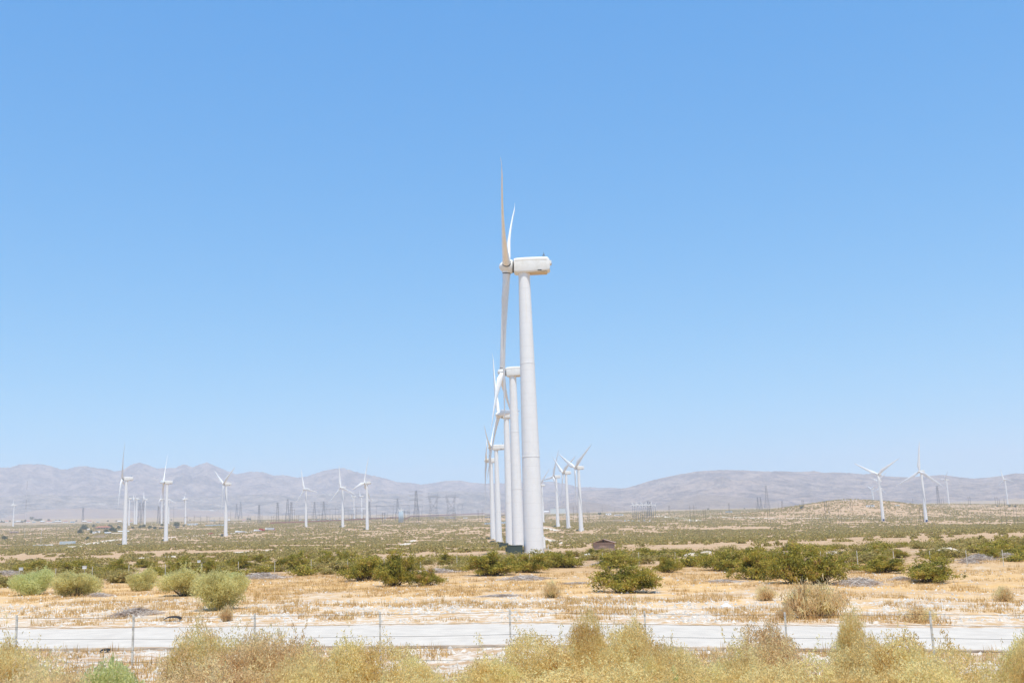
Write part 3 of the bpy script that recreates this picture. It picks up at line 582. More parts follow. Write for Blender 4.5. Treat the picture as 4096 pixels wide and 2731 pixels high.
# ------------------------------------------------------------ buildings and yard items
def building(name, px, py, wpx, hpx, wm, rm, label, cat='building', roof='flat', dep=0.6, nwin=2, winm=None, rz=0.0, group=None):
    x, y, z, d = GY(px, py); s = d / F; w = wpx * s; h = hpx * s; dp = w * dep
    a = -math.atan2(x, y)
    root = empty(name, (x, y, z - 0.3), a + rz, label, cat, group)
    mb = MB(); hw = h * (1.0 if roof == 'flat' else 0.68); mb.box((0, dp / 2, (hw + 0.3) / 2), (w, dp, hw + 0.3)); mb.build('wall', MT[wm], root)
    mb = MB(); top = hw + 0.3
    if roof == 'flat': mb.box((0, dp / 2, top + 0.15), (w * 1.03, dp * 1.04, 0.3))
    elif roof == 'hip':
        P = [(-w*.54,-dp*.06,top),(w*.54,-dp*.06,top),(w*.54,dp*1.06,top),(-w*.54,dp*1.06,top),(-w*.3,dp/2,top+h*.36),(w*.3,dp/2,top+h*.36)]
        mb.add(P, [(0,1,5,4),(1,2,5),(2,3,4,5),(3,0,4),(3,2,1,0)])
    else:
        P = [(-w*.53,-dp*.06,top),(w*.53,-dp*.06,top),(w*.53,dp*1.06,top),(-w*.53,dp*1.06,top),(-w*.53,dp/2,top+h*.34),(w*.53,dp/2,top+h*.34)]
        mb.add(P, [(0,1,5,4),(2,3,4,5),(1,2,5),(3,0,4),(3,2,1,0)])
    mb.build('roof', MT[rm], root)
    for i in range(nwin):
        mb = MB(); mb.box((-w * 0.34 + w * 0.68 * (i + 0.5) / nwin, -0.03, hw * 0.5 + 0.3), (w * 0.12, 0.08, hw * 0.34)); mb.build('window', MT[winm or 'glass'], root)
    return root, w, h, dp
def canopy(px, py, wpx, hpx, rm, label, tilt=0.12):
    x, y, z, d = GY(px, py); s = d / F; w = wpx * s; h = hpx * s; root = empty('open_canopy', (x, y, z), -math.atan2(x, y), label, 'canopy')
    mb = MB(); P = [(-w/2, 0, h*.7), (w/2, 0, h*.7), (w/2, w*.4, h), (-w/2, w*.4, h)]; Q = [(a, b, c + .25) for a, b, c in P]; mb.add(P + Q, [(3,2,1,0),(4,5,6,7),(0,1,5,4),(1,2,6,5),(2,3,7,6),(3,0,4,7)]); mb.build('roof', MT[rm], root)
    for a in (-1, 0, 1):
        for b_, hh in ((0.05, h*.7), (w*.38, h*.98)):
            mb = MB(); mb.box((a * w * .46, b_, hh / 2), (.3, .3, hh)); mb.build('post', MT['steel'], root)
    return root
r_, w, h, dp = building('warehouse', 2232, 2053, 60, 20, 'pale', 'pale', 'large pale green windowless warehouse behind the trio of turbines', nwin=0)
mb = MB(); mb.box((-w * .22, dp * .4, h + 1.5), (w * .10, w * .1, 2.4)); mb.build('roof_unit', MT['lblue'], r_)
mb = MB(); mb.tube((-w * .22, dp * .4, h + 2), (-w * .22, dp * .4, h + 9), 1.0, 0.8); mb.box((-w * .22, dp * .4, h + 8), (5, 5, 1)); mb.build('roof_vent', MT['dsteel'], r_)
canopy(2185, 2055, 22, 12, 'white', 'open white roofed canopy left of the pale green warehouse')
building('low_building', 2475, 2062, 36, 5, 'white', 'white', 'long low white building behind the row of tiny turbines', nwin=5)
building('small_building', 2434, 2060, 22, 8, 'white', 'white', 'small white building right of the round bush beyond the trio', nwin=2)
building('storage_tank_building', 2472, 2085, 34, 8, 'tan', 'tan', 'long tan storage container in the yard right of the trio', nwin=0, dep=.3)
for i, (px, py, w_) in enumerate([(2500,2084,7),(2514,2083,8),(2530,2085,7),(2555,2085,9),(2578,2083,6),(2600,2085,7)]):
    building('equipment_box', px, py, w_, 4, 'white' if i % 2 else 'lblue', 'white', '%s small metal box right of the tan storage container' % ORD[i], 'equipment', nwin=1, group='yard equipment boxes')
building('house', 412, 2116, 54, 11, 'tan', 'redroof', 'low house with a red tiled roof among the dark trees', 'house', 'hip', nwin=4)
building('farm_shed', 397, 2151, 40, 9, 'tan', 'tan', 'plain tan box shed near the leftmost big turbine', 'shed', nwin=0)
x, y, z, d = GY(416, 2150); mb = MB(); mb.box((0, 0, 1.3), (1.0, 0.6, 2.6)); mb.box((0,0,2.7),(1.2,.8,.15)); o = mb.build('portable_toilet', MT['gable']); o.location = (x, y - 1.5, z); tag(o, 'narrow dark booth at the right corner of the tan box shed', 'booth')
canopy(470, 2143, 42, 12, 'tan', 'open sided barn with a pale sloping roof left of the leftmost big tower')
canopy(494, 2131, 40, 8, 'white', 'flat white carport behind the leftmost big tower')
building('trailer', 378, 2133, 14, 7, 'white', 'white', 'white camper trailer parked below the red roofed house', 'trailer', nwin=1)
building('trailer', 394, 2130, 12, 7, 'white', 'white', 'second white trailer right of the camper below the red roofed house', 'trailer', nwin=1)
building('small_shed', 431, 2134, 22, 6, 'lblue', 'white', 'grey roofed lean-to right of the white trailers', 'shed', 'gable', nwin=1)
building('small_shed', 354, 2120, 9, 6, 'white', 'white', 'tiny pale hut left of the red roofed house', 'shed', nwin=0)
building('low_barn', 56, 2133, 32, 7, 'shedw', 'white', 'long dark low barn with a pale roof at the left edge', 'barn', nwin=3)
building('container_row', 270, 2176, 54, 10, 'lblue', 'white', 'row of light blue metal containers in the fenced yard at the left', 'container', nwin=6, winm='pale', dep=.15)
building('low_building', 172, 2184, 66, 5, 'white', 'white', 'long low white roofed structure in front of the blue containers', nwin=1, dep=.2)
building('trailer', 645, 2113, 18, 4, 'dark', 'white', 'dark trailer with a white roof between the first two big towers', 'trailer', nwin=0)
building('trailer', 708, 2110, 14, 4, 'dark', 'white', 'white roofed trailer under the round green tree', 'trailer', nwin=1)
building('low_building', 1862, 2073, 18, 4, 'white', 'white', 'low white unit right of the pylons in front of the red wall', nwin=1)
building('low_building', 1735, 2072, 30, 3.5, 'dsteel', 'lblue', 'long dark low building below the left wide pylon', nwin=4, winm='white')
building('low_building', 1800, 2072, 44, 4, 'dsteel', 'white', 'long low building with white bays below the right wide pylon', nwin=7, winm='white')
building('low_building', 1950, 2070, 20, 4, 'navy', 'white', 'low blue and white unit left of the central turbine row', nwin=2, winm='white')
building('low_building', 1955, 2097, 34, 7, 'lblue', 'white', 'light blue equipment hut close behind the central turbine row', nwin=3)
building('low_building', 2015, 2093, 22, 7, 'lblue', 'white', 'white and blue hut seen between the central towers', nwin=1)
building('low_building', 3482, 2026, 30, 6, 'white', 'lblue', 'low ranch building on the slope of the sandy hill', nwin=3)
building('trailer', 3589, 2023, 16, 4, 'white', 'white', 'white trailer on the slope right of the wide Y turbine', 'trailer', nwin=1)
building('low_building', 2915, 2049, 26, 5, 'lblue', 'steel', 'small blue grey compound on the plain between the twin H poles', nwin=2)
building('low_building', 770, 2100, 40, 7, 'lblue', 'white', 'grey equipment block beside the far turbine over the round tree', nwin=4, winm='white')
building('low_building', 860, 2103, 70, 5, 'lblue', 'lblue', 'long grey yard wall left of the V blade turbine', nwin=0, dep=.1)
for i, (px, w_) in enumerate([(8,14),(26,8),(62,20),(78,22),(112,14),(135,12),(170,18),(196,16),(215,12),(232,20),(262,16),(290,16),(338,18),(358,14),(392,12),(478,14),(524,10),(850,22),(915,12),(976,12)]):
    building('far_house', px, 2089 if px < 700 else 2084, w_, 6.5, ['tan','white','lblue'][i % 3], ['white','redroof','tan'][i % 3], None, 'house', 'gable' if i % 2 else 'hip', nwin=2, group='houses of the far village')
    auto(C.objects[[o.name for o in C.objects if o.name.startswith('far_house') and o.parent is None][-1]], 'far village house', px)

# vehicles on the pale track
def lorry(px0, py0, px1, py1, body, label, cab_='red'):
    x0, y0, z0, d0 = GY(px0, py0); x1, y1, z1, d1 = GY(px1, py1); L_ = max(6, math.hypot(x1 - x0, y1 - y0)); L_ = min(L_, 42)
    xm, ym, zm = (x0 + x1) / 2, (y0 + y1) / 2, max(z0, z1)
    root = empty('lorry', (xm, ym, zm + 0.2), math.atan2(y1 - y0, x1 - x0), label, 'lorry')
    mb = MB(); mb.box((-1.5, 0, 2.6), (L_ - 5, 2.6, 2.9)); mb.build('trailer_box', MT[body], root)
    mb = MB(); mb.box((L_ / 2 - 1.6, 0, 1.9), (2.4, 2.5, 2.6)); mb.box((L_ / 2 - .1, 0, 1.3), (.9, 2.3, 1.3)); mb.build('cab', MT[cab_], root)
    for t in (-.42, -.36, .3, .44):
        for s in (-1, 1):
            mb = MB(); mb.tube((L_ * t, s * 1.05, .5), (L_ * t, s * 1.35, .5), .5, n=12); mb.build('wheel', MT['rubber'], root)
    return root
lorry(1063, 2124, 1097, 2121, 'white', 'white articulated lorry beyond the right end of the pale track')
lorry(1035, 2125, 1057, 2124, 'red', 'red lorry between two white trailers on the pale track')
def car(px, py, label, m_='red'):
    x, y, z, d = GY(px, py); root = empty('parked_car', (x, y, z + .1), .2, label, 'car')
    mb = MB(); mb.loft([[(xx, -.9, .35), (xx, .9, .35), (xx, .9, zz), (xx, -.9, zz)] for xx, zz in ((-2.2,.8),(-1.9,1.0),(-1.3,1.0),(-.8,1.5),(.6,1.5),(1.2,1.05),(2.1,.95),(2.3,.7))]); mb.build('body', MT[m_], root)
    for a in (-1.35, 1.4):
        for s in (-1, 1):
            mb = MB(); mb.tube((a, s * .75, .33), (a, s * .95, .33), .33, n=12); mb.build('wheel', MT['rubber'], root)
    return root
car(838, 2136, 'red car parked left of the V blade turbine, behind another red car'); car(846, 2134.5, 'red car nearest the V blade turbine on the pale track')
x, y, z, d = GY(888, 2140); 
car(889, 2139, 'dark car parked at the left foot of the V blade turbine', 'dark')
# turbine blades stored on the ground beside the track
for i, (a, b, c, dd) in enumerate([(905,2137,985,2130),(960,2134,1046,2125)]):
    x0, y0, z0, _ = GY(a, b); x1, y1, z1, _ = GY(c, dd); L_ = math.hypot(x1-x0, y1-y0); k = min(1, 42 / L_)
    x0 = x1 + (x0 - x1) * k; y0 = y1 + (y0 - y1) * k; z0 = g1(x0, y0)
    root = empty('stored_blade', ((x0+x1)/2, (y0+y1)/2, (z0+z1)/2), math.atan2(y1-y0, x1-x0), ['left white turbine blade lying on stands beside the pale track', 'right white turbine blade lying on stands beside the pale track'][i], 'turbine blade', 'stored turbine blades'); L_ *= k
    mb = MB(); rings = []
    for t in np.linspace(0, 1, 14):
        c_ = 0.5 + 2.6 * (1 - t) ** .7; rings.append([(L_*(t-.5), c_*.35*math.cos(q), 1.9 + c_*.5*math.sin(q)) for q in [2*math.pi*j/10 for j in range(10)]])
    mb.loft(rings); mb.build('blade_shell', MT['white'], root, True)
    for t in (-.38, .2):
        mb = MB(); mb.box((L_*t, 0, .6), (1.2, 2, 1.2)); mb.build('stand', MT['red'], root)

# ------------------------------------------------------------ red wall, substation, pylons, poles
def wall_line(name, pts, hpx, m, label, thick=1.5):
    P = [GY(a, b) for a, b in pts]; mb = MB()
    for (x0, y0, z0, d0), (x1, y1, z1, d1) in zip(P[:-1], P[1:]):
        h = hpx * (d0 + d1) / 2 / F; dx, dy = x1-x0, y1-y0; L_ = math.hypot(dx, dy); nx, ny = -dy/L_*thick, dx/L_*thick
        mb.add([(x0,y0,z0-2),(x1,y1,z1-2),(x1,y1,z1+h),(x0,y0,z0+h),(x0+nx,y0+ny,z0-2),(x1+nx,y1+ny,z1-2),(x1+nx,y1+ny,z1+h),(x0+nx,y0+ny,z0+h)], [(0,1,2,3),(5,4,7,6),(3,2,6,7),(0,3,7,4),(1,5,6,2)])
    o = mb.build(name, m); tag(o, label, 'wall'); return o
wall_line('perimeter_wall', [(1082,2094),(1250,2088),(1400,2081),(1560,2073),(1612,2073)], 5.5, MT['redwall'], 'long red brown wall in front of the substation')
wall_line('perimeter_wall', [(1612,2078),(1632,2075),(1640,2066),(1700,2065),(1850,2059),(1938,2055)], 5.0, MT['redwall'], 'red brown wall on the embankment behind the wide pylons')
wall_line('perimeter_wall', [(1938,2058),(1990,2060),(2030,2060)], 3.5, MT['redwall'], 'short red brown wall section left of the central turbine row')

def member(mb, p, q, t=0.16): mb.tube(p, q, t, n=4, cap=False)
def lattice_body(mb, h, wb, wt, n=8, t=0.16, z0=0):
    prev = None
    for i in range(n + 1):
        f = i / n; w = (wb + (wt - wb) * min(1, f * 1.15)) / 2; z = z0 + h * f
        cur = [(-w,-w,z),(w,-w,z),(w,w,z),(-w,w,z)]
        if prev:
            for k in range(4):
                member(mb, prev[k], cur[k], t*1.4); member(mb, prev[k], cur[(k+1)%4], t*.8); member(mb, prev[(k+1)%4], cur[k], t*.8); member(mb, cur[k], cur[(k+1)%4], t*.8)
        prev = cur
def pylon(px, py, top, kind, phrase, d=None, mt='dsteel'):
    if d is None: x, y, z, d = GY(px, py)
    else: x, y, z, d = GD(px, d)
    s = d / F; h = (py - top) * s; root = empty('lattice_pylon', (x, y, z), -math.atan2(x, y) + 0.25); t = max(0.12, 0.20 * s)
    if kind == 'wide':                            # waist and delta head with one long beam
        mb = MB(); lattice_body(mb, h * .45, h * .36, h * .24, 5, t); mb.build('lower_frame', MT[mt], root)
        mb = MB()
        for sy in (-1, 1):
            yy = sy * h * .06
            for sx in (-1, 1):
                pts = [(sx*h*.12, yy, h*.45), (sx*h*.15, yy, h*.66), (sx*h*.19, yy, h*.88)]
                inn = [(sx*h*.12, yy, h*.45), (sx*h*-.01, yy, h*.53), (sx*h*.10, yy, h*.70), (sx*h*.13, yy, h*.86)]
                for p, q in zip(pts[:-1], pts[1:]): member(mb, p, q, t*1.4)
                for p, q in zip(inn[:-1], inn[1:]): member(mb, p, q, t*1.4)
                member(mb, pts[1], inn[2], t); member(mb, pts[2], inn[2], t); member(mb, pts[1], inn[3], t); member(mb, pts[0], inn[2], t)
        mb.build('head_frame', MT[mt], root)
        mb = MB()
        for yy in (-h*.06, h*.06):
            member(mb, (-h*.32, yy, h*.87), (h*.32, yy, h*.87), t*1.6); member(mb, (-h*.22, yy, h*.92), (h*.22, yy, h*.92), t*1.6)
        for i in range(-6, 6): member(mb, (i*h*.035, -h*.06, h*.87), ((i+.5)*h*.035, -h*.06, h*.92), t)
        for sx in (-1, 1): member(mb, (sx*h*.16, 0, h*.92), (sx*h*.19, 0, h*1.05), t*1.3)
        mb.build('cross_beam', MT[mt], root)
    else:
        mb = MB(); base = .22 if kind != 'slim' else .14
        lattice_body(mb, h * .62, h * base, h * .08, 6, t); lattice_body(mb, h * .36, h * .08, h * .05, 5, t, h * .62); mb.build('tower_frame', MT[mt], root)
        arms = {'three': (.70, .83, .95), 'twin': (.66, .8, .97), 'slim': (.75, .86, .96), 'mast': ()}[kind]; aw = .22 if kind == 'three' else .10
        for a in arms:
            mb = MB(); member(mb, (-h*aw, 0, h*a), (h*aw, 0, h*a), t*1.6); member(mb, (-h*aw, 0, h*a), (0, 0, h*(a+.04)), t); member(mb, (h*aw, 0, h*a), (0, 0, h*(a+.04)), t); mb.build('cross_arm', MT[mt], root)
    tag(root, None, 'pylon', 'lattice pylons'); auto(root, phrase, px); return root
for a in [(1666,2092,1963,'three','tall three armed lattice pylon'),(1735,2080,1977,'wide','wide shouldered lattice pylon'),(1805,2080,1976,'wide','wide shouldered lattice pylon'),
          (557,2092,2015,'twin','dark lattice pylon'),(569.5,2092,2015,'twin','dark lattice pylon'),(633,2092,2028,'slim','dark lattice pylon'),(648,2094,2015,'twin','dark lattice pylon'),(331,2086,2035,'slim','thin lattice pylon'),
          (946,2075,2018,'twin','hazy lattice pylon'),(962,2075,2010,'twin','hazy lattice pylon'),(1036,2092,2022,'slim','slim lattice pylon'),(1258,2078,2008,'three','three armed lattice pylon'),(1295,2080,2006,'three','three armed lattice pylon'),
          (1150,2090,1998,'mast','tall lattice tower'),(1165,2090,2010,'slim','lattice pylon'),(1110,2090,2012,'slim','lattice pylon'),(3070,2037,1945,'mast','tall tapering lattice tower'),(3033,2037,1990,'twin','hazy lattice pylon'),(3045,2037,1990,'twin','hazy lattice pylon'),
          (3755,2016,1948,'slim','tall lattice pylon'),(2593,2062,2005,'twin','hazy lattice pylon'),(2602,2062,2008,'twin','hazy lattice pylon'),(1591,2070,1994,'three','hazy lattice pylon'),(1478,2078,2006,'slim','hazy lattice pylon')]:
    pylon(*a[:4], a[4])
def pole(px, py, top, phrase='utility pole', arm=0.0, m='wood', lean=0.0):
    x, y, z, d = GY(px, py); s = d / F; h = (py - top) * s; root = empty('utility_pole', (x, y, z - .2), -math.atan2(x, y) + random.uniform(-.4, .4))
    r = max(0.14, 0.36 * s); mb = MB(); mb.tube((0, 0, 0), (0, 0, h), r, r * .75, 6); mb.build('pole', MT[m], root)
    if arm: mb = MB(); mb.box((0, -r, h * .94), (arm, .15, .2)); mb.box((0, -r, h * .85), (arm * .8, .15, .2)); mb.build('crossarm', MT[m], root)
    tag(root, None, 'pole', 'utility poles'); auto(root, phrase, px)
def hpole(px, py, top, wpx, phrase='twin leg H frame pole', beam=.84, over=.5, brace=True, m='wood'):
    x, y, z, d = GY(px, py); s = d / F; h = (py - top) * s; w = wpx * s; root = empty('h_frame_pole', (x, y, z - .2), -math.atan2(x, y))
    r = max(.14, .52 * s)
    for sx in (-1, 1): mb = MB(); mb.tube((sx*w/2, 0, 0), (sx*w/2, 0, h), r, r*.8, 6); mb.build('leg', MT[m], root)
    if beam: mb = MB(); mb.tube((-w*(.5+over), -r*1.5, h*beam), (w*(.5+over), -r*1.5, h*beam), r*.6, n=4); mb.build('crossbeam', MT[m], root)
    if brace: mb = MB(); mb.tube((-w/2, 0, h*.5), (w/2, 0, h*.64), r*.4, n=4); mb.tube((w/2, 0.1, h*.5), (-w/2, 0.1, h*.64), r*.4, n=4); mb.build('cross_brace', MT[m], root)
    tag(root, None, 'pole', 'H frame poles'); auto(root, phrase, px)
for px, py, top, w in [(2303,2090,2024,15),(2354,2091,2041,7),(2576,2090,2038,9),(2771,2092,2022,15),(2820,2091,2036,7.5),(3077,2093,2033,8),(3313,2095,2010,15),(3362,2095,2033,8),(3303,2042,2005,8),(3689,2096,2032,8.5),
                       (4018,2102,2006,16),(4066,2100,2026,9),(3879,2020,1988,6),(3987,2020,1990,7),(3771,2018,1991,7),(3407,2042,2006,6),(2678,2055,2022,4),(2918,2055,2012,3.5),(3130,2036,2003,4),(3213,2040,1999,5),
                       (1922,2092,2037,15),(1817,2092,2048,8),(1669,2093,2011,7),(1625,2093,2042,14),(1190,2090,2059,6),(1090,2093,2063,7),(1411,2088,2055,8),(1535,2090,2052,8)]:
    hpole(px, py, top, w, brace=w > 12)
for px, py, top, arm in [(29,2190,2130,0),(125,2180,2130,0),(224,2160,2115,3),(278,2156,2112,3),(193,2108,2095,0),(142,2145,2130,0),(373,2140,2090,3),(470,2110,2092,3),(534,2130,2112,0),(694,2090,2027,0),(878,2100,2070,0),(953,2120,2065,2),(775,2110,2068,0),(803,2105,2070,0),(828,2103,2068,0),(856,2105,2072,0),
                         (880,2100,2068,0),(922,2100,2046,0),(990,2100,2066,0),(995,2098,2060,0),(1003,2100,2065,0),(1020,2095,2062,0),(1045,2100,2065,0),(1049,2095,2058,0),(1072,2095,2062,0),(1100,2095,2060,2),(1131,2092,2058,0),(1143,2095,2050,0),(1229,2088,2062,0),(1279,2088,2055,0),(1254,2090,2070,0),(1287,2090,2052,0),(1331,2088,2060,0),
                         (1510,2110,2075,0),(1550,2080,2050,0),(1570,2085,2055,0),(1582,2085,2048,0),(1620,2092,2042,0),(1633,2092,2040,0),(1688,2078,2042,0),(1781,2102,2075,0),(1910,2070,2038,0),(1946,2096,2064,0),(2020,2068,2036,0),(2238,2064,2030,0),(2349,2060,2030,3),(2410,2050,2022,0),(2415,2091,2062,0),(2460,2055,2030,0),(2497,2050,2022,0),
                         (2668,2088,2058,0),(2786,2050,2015,2),(2838,2042,2022,0),(2930,2085,2058,0),(3025,2035,2005,0),(3190,2082,2054,0),(3444,2075,2046,0),(3237,2080,2055,0),(3965,2068,2040,0),(3653,2026,1996,0),(2745,2055,2036,2),(3114,2036,2014,0)]:
    pole(px, py, top, arm=arm)
# tall guyed mast, red and white
x, y, z, d = GY(96, 2190); s = d / F; h = 238 * s; root = empty('radio_mast', (x, y, z), 0, 'very tall thin guyed mast, banded dark red and white, at the left', 'mast')
for i in range(7):
    mb = MB(); mb.tube((0, 0, h*i/7), (0, 0, h*(i+1)/7), .22*s*1.2, n=5); mb.build('mast_section', MT['wood' if i % 2 == 0 else 'white'], root)
for i in range(3):
    a = i * 2.1; mb = MB(); mb.tube((0, 0, h*.8), (h*.3*math.cos(a), h*.3*math.sin(a), 0), .01, n=3); mb.build('guy_wire', MT['wire'], root)
pole(163, 2172, 2118, 'pale steel pole', 0, 'white')
# substation gantries
def gantry(pts, top, base, phrase, ends=True, m='dsteel', aframe=False, th=1.0):
    (a, ta), (b, tb) = (pts[0], top[0]), (pts[-1], top[-1]); x0, y0, z0, d = GY(a, base[0]); P = []
    for px, tp in zip(pts, top):
        x, y, z, _ = GD(px, d); P.append((x, y, z, CAMZ + ray(px, tp)[2] * d))
    root = empty('substation_gantry', P[0][:3]); s = d / F; r = max(.25, .62 * s) * th
    loc = lambda p: (p[0]-P[0][0], p[1]-P[0][1], p[2]-P[0][2])
    for x, y, z, t in P:
        mb = MB()
        if aframe:
            w = 4.5 * s; mb.tube(loc((x-w, y, z)), loc((x, y, t)), r*.7, n=4); mb.tube(loc((x+w, y, z)), loc((x, y, t)), r*.7, n=4)
        else: mb.tube(loc((x, y, z)), loc((x, y, t + 5*s*(random.random() < .5))), r*.8, n=4)
        mb.build('column', MT[m], root)
    mb = MB(); mb.tube(loc((P[0][0], P[0][1], P[0][3])), loc((P[-1][0], P[-1][1], P[-1][3])), r*1.1, n=4); mb.build('beam', MT[m], root)
    tag(root, None, 'gantry', 'substation gantries'); auto(root, phrase, pts[0])
gantry([1378,1426,1506,1574,1638], [2030,2027,2024,2021,2019], [2078], 'long high beam gantry')
gantry([1304,1320,1342,1356], [2034,2034,2034,2036], [2080], 'high beam gantry')
gantry([1304,1330,1356,1366], [2057,2057,2056,2056], [2080], 'lower beam gantry')
gantry([1230,1250,1276,1290], [2048,2047,2046,2046], [2082], 'pale beam gantry', m='steel')
gantry([1196,1218,1246], [2060,2060,2058], [2084], 'low beam gantry', m='steel')
gantry([1268,1290], [2060,2059], [2084], 'short beam gantry')
gantry([1156,1178], [2041,2039], [2088], 'portal gantry')
gantry([1378,1393,1415], [2042,2042,2041], [2079], 'middle beam gantry')
gantry([1397,1410,1422], [2055,2055,2055], [2080], 'short low beam gantry')
gantry([1428,1448], [2050,2050], [2078], 'small pale gantry', m='steel')
gantry([1506,1540,1574], [2060,2059,2059], [2078], 'low beam gantry')
gantry([1454,1480], [2039,2039], [2078], 'small high gantry')
gantry([1530,1541], [2052,2052], [2090], 'narrow portal gantry')
gantry([1618,1640], [2049,2049], [2082], 'low portal gantry')
gantry([1676,1691], [2023,2021], [2062], 'A frame portal gantry', aframe=True)
gantry([1834,1852], [2019,2017], [2062], 'A frame portal gantry', aframe=True)
gantry([735,748], [2068,2069], [2104], 'dark portal gantry')
gantry([776,800], [2066,2067], [2086], 'low dark gantry')
gantry([826,838], [2066,2067], [2086], 'low dark gantry')
def sub_eq(px, py, i):
    x, y, z, d = GY(px, py); s = d / F; root = empty('substation_equipment', (x, y, z), random.uniform(-.4, .4)); w = random.uniform(3, 6) * s; h = random.uniform(4, 8) * s
    mb = MB(); mb.box((0, 0, h*.3), (w, w*.7, h*.6)); mb.box((w*.7, 0, h*.25), (w*.3, w*.6, h*.4)); mb.build('tank', MT['lblue' if i % 3 else 'pale'], root)
    for k in (-1, 0, 1): mb = MB(); mb.tube((k*w*.3, 0, h*.6), (k*w*.36, 0, h*1.2), .25*s, n=5); mb.build('bushing', MT['dsteel'], root)
    tag(root, None, 'transformer', 'substation equipment'); auto(root, 'grey substation transformer', px)
for i in range(46):
    px = 1196 + i * 9.3 + random.uniform(-3, 3)
    sub_eq(px, 2086 - (px - 1196) * .031 - random.uniform(1, 5), i)

# ------------------------------------------------------------ vegetation
def leaf_quads(Cn, sz, asp=2.0, upbias=0.0, rs=RS):
    n_ = len(Cn); u = rs.normal(size=(n_, 3)); u[:, 2] += upbias * np.sign(u[:, 2] + 1e-9); u /= np.linalg.norm(u, axis=1)[:, None]
    w = rs.normal(size=(n_, 3)); w -= (w * u).sum(1)[:, None] * u; w /= np.linalg.norm(w, axis=1)[:, None]
    s = sz * rs.uniform(.6, 1.4, (n_, 1)); a = u * s * asp / 2; b = w * s / 2
    return np.stack([Cn - a - b, Cn + a - b * .6, Cn + a + b * .6, Cn - a + b], 1).reshape(-1, 3)
def stems_pts(nst, H, W, rs, spread=1.0, lobes=0):
    """curved stems fanning out of the root; returns list of point arrays"""
    S = []
    LB = [(rs.uniform(0, .34) * W, rs.uniform(0, 2 * math.pi), rs.uniform(.55, 1.0)) for _ in range(lobes)] if lobes else None
    for i in range(nst):
        a = rs.uniform(0, 2 * math.pi); e = rs.uniform(0, 1) ** .65
        tip = np.array([math.cos(a) * e * W / 2 * spread, math.sin(a) * e * W / 2 * spread, H * (1 - .62 * e ** 2) * rs.uniform(.72, 1.05)])
        if lobes:
            lr, la, lh = LB[i % lobes]; k = .21 * W
            tip = np.array([math.cos(la) * lr + math.cos(a) * e * k, math.sin(la) * lr + math.sin(a) * e * k, H * lh * (1 - .7 * e ** 2) * rs.uniform(.55, 1.08)])
        mid = tip * np.array([.42, .42, .55]) + rs.normal(size=3) * .04 * H; base = np.array([math.cos(a), math.sin(a), 0]) * .1 * W * rs.uniform(0, 1)
        t = np.linspace(0, 1, 9)[:, None]; S.append((1 - t) ** 2 * base + 2 * t * (1 - t) * mid + t ** 2 * tip)
    return S
def bush(H, W, nst, nleaf, leaf, asp, seed, fm, bm_, start=.45, jit=.13, cl=7, upb=.0, name='bush', lobes=0):
    """returns (foliage mesh, stem mesh)"""
    rs = np.random.RandomState(seed); S = stems_pts(nst, H, W, rs, lobes=lobes)
    per = max(1, nleaf // (nst * cl)); P = []
    for s in S:
        for k in range(cl):
            t = start + (1 - start) * rs.uniform() ** .8; i = min(7, int(t * 8)); f = t * 8 - i
            c = s[i] * (1 - f) + s[i + 1] * f + rs.normal(size=3) * jit * .8
            P.append(c + rs.normal(size=(per, 3)) * np.array([jit, jit, jit * .75]) * rs.uniform(.6, 1.3))
    P = np.concatenate(P); P[:, 2] = np.abs(P[:, 2]) + .02
    cx0, cy0 = np.median(P[:, 0]), np.median(P[:, 1]); kx = W / 2 / np.percentile(np.abs(P[:, 0] - cx0), 97); ky = W / 2 / np.percentile(np.abs(P[:, 1] - cy0), 97); kz = H / np.percentile(P[:, 2], 98.5)
    P = (P - [cx0, cy0, 0]) * [kx, ky, kz]; S = [(q - [cx0, cy0, 0]) * [kx, ky, kz] for q in S]
    fo = polymesh('foliage', leaf_quads(P, leaf, asp, upb, rs), 4); fo.materials.append(fm)
    mb = MB()
    for s in S:
        for i in (0, 2, 4, 6):
            j = min(i + 2, 8); mb.tube(s[i], s[j], .022 * (1 - i / 10), .022 * (1 - j / 10), 3, False)
    st = mb.mesh('stems'); st.materials.append(bm_); return fo, st
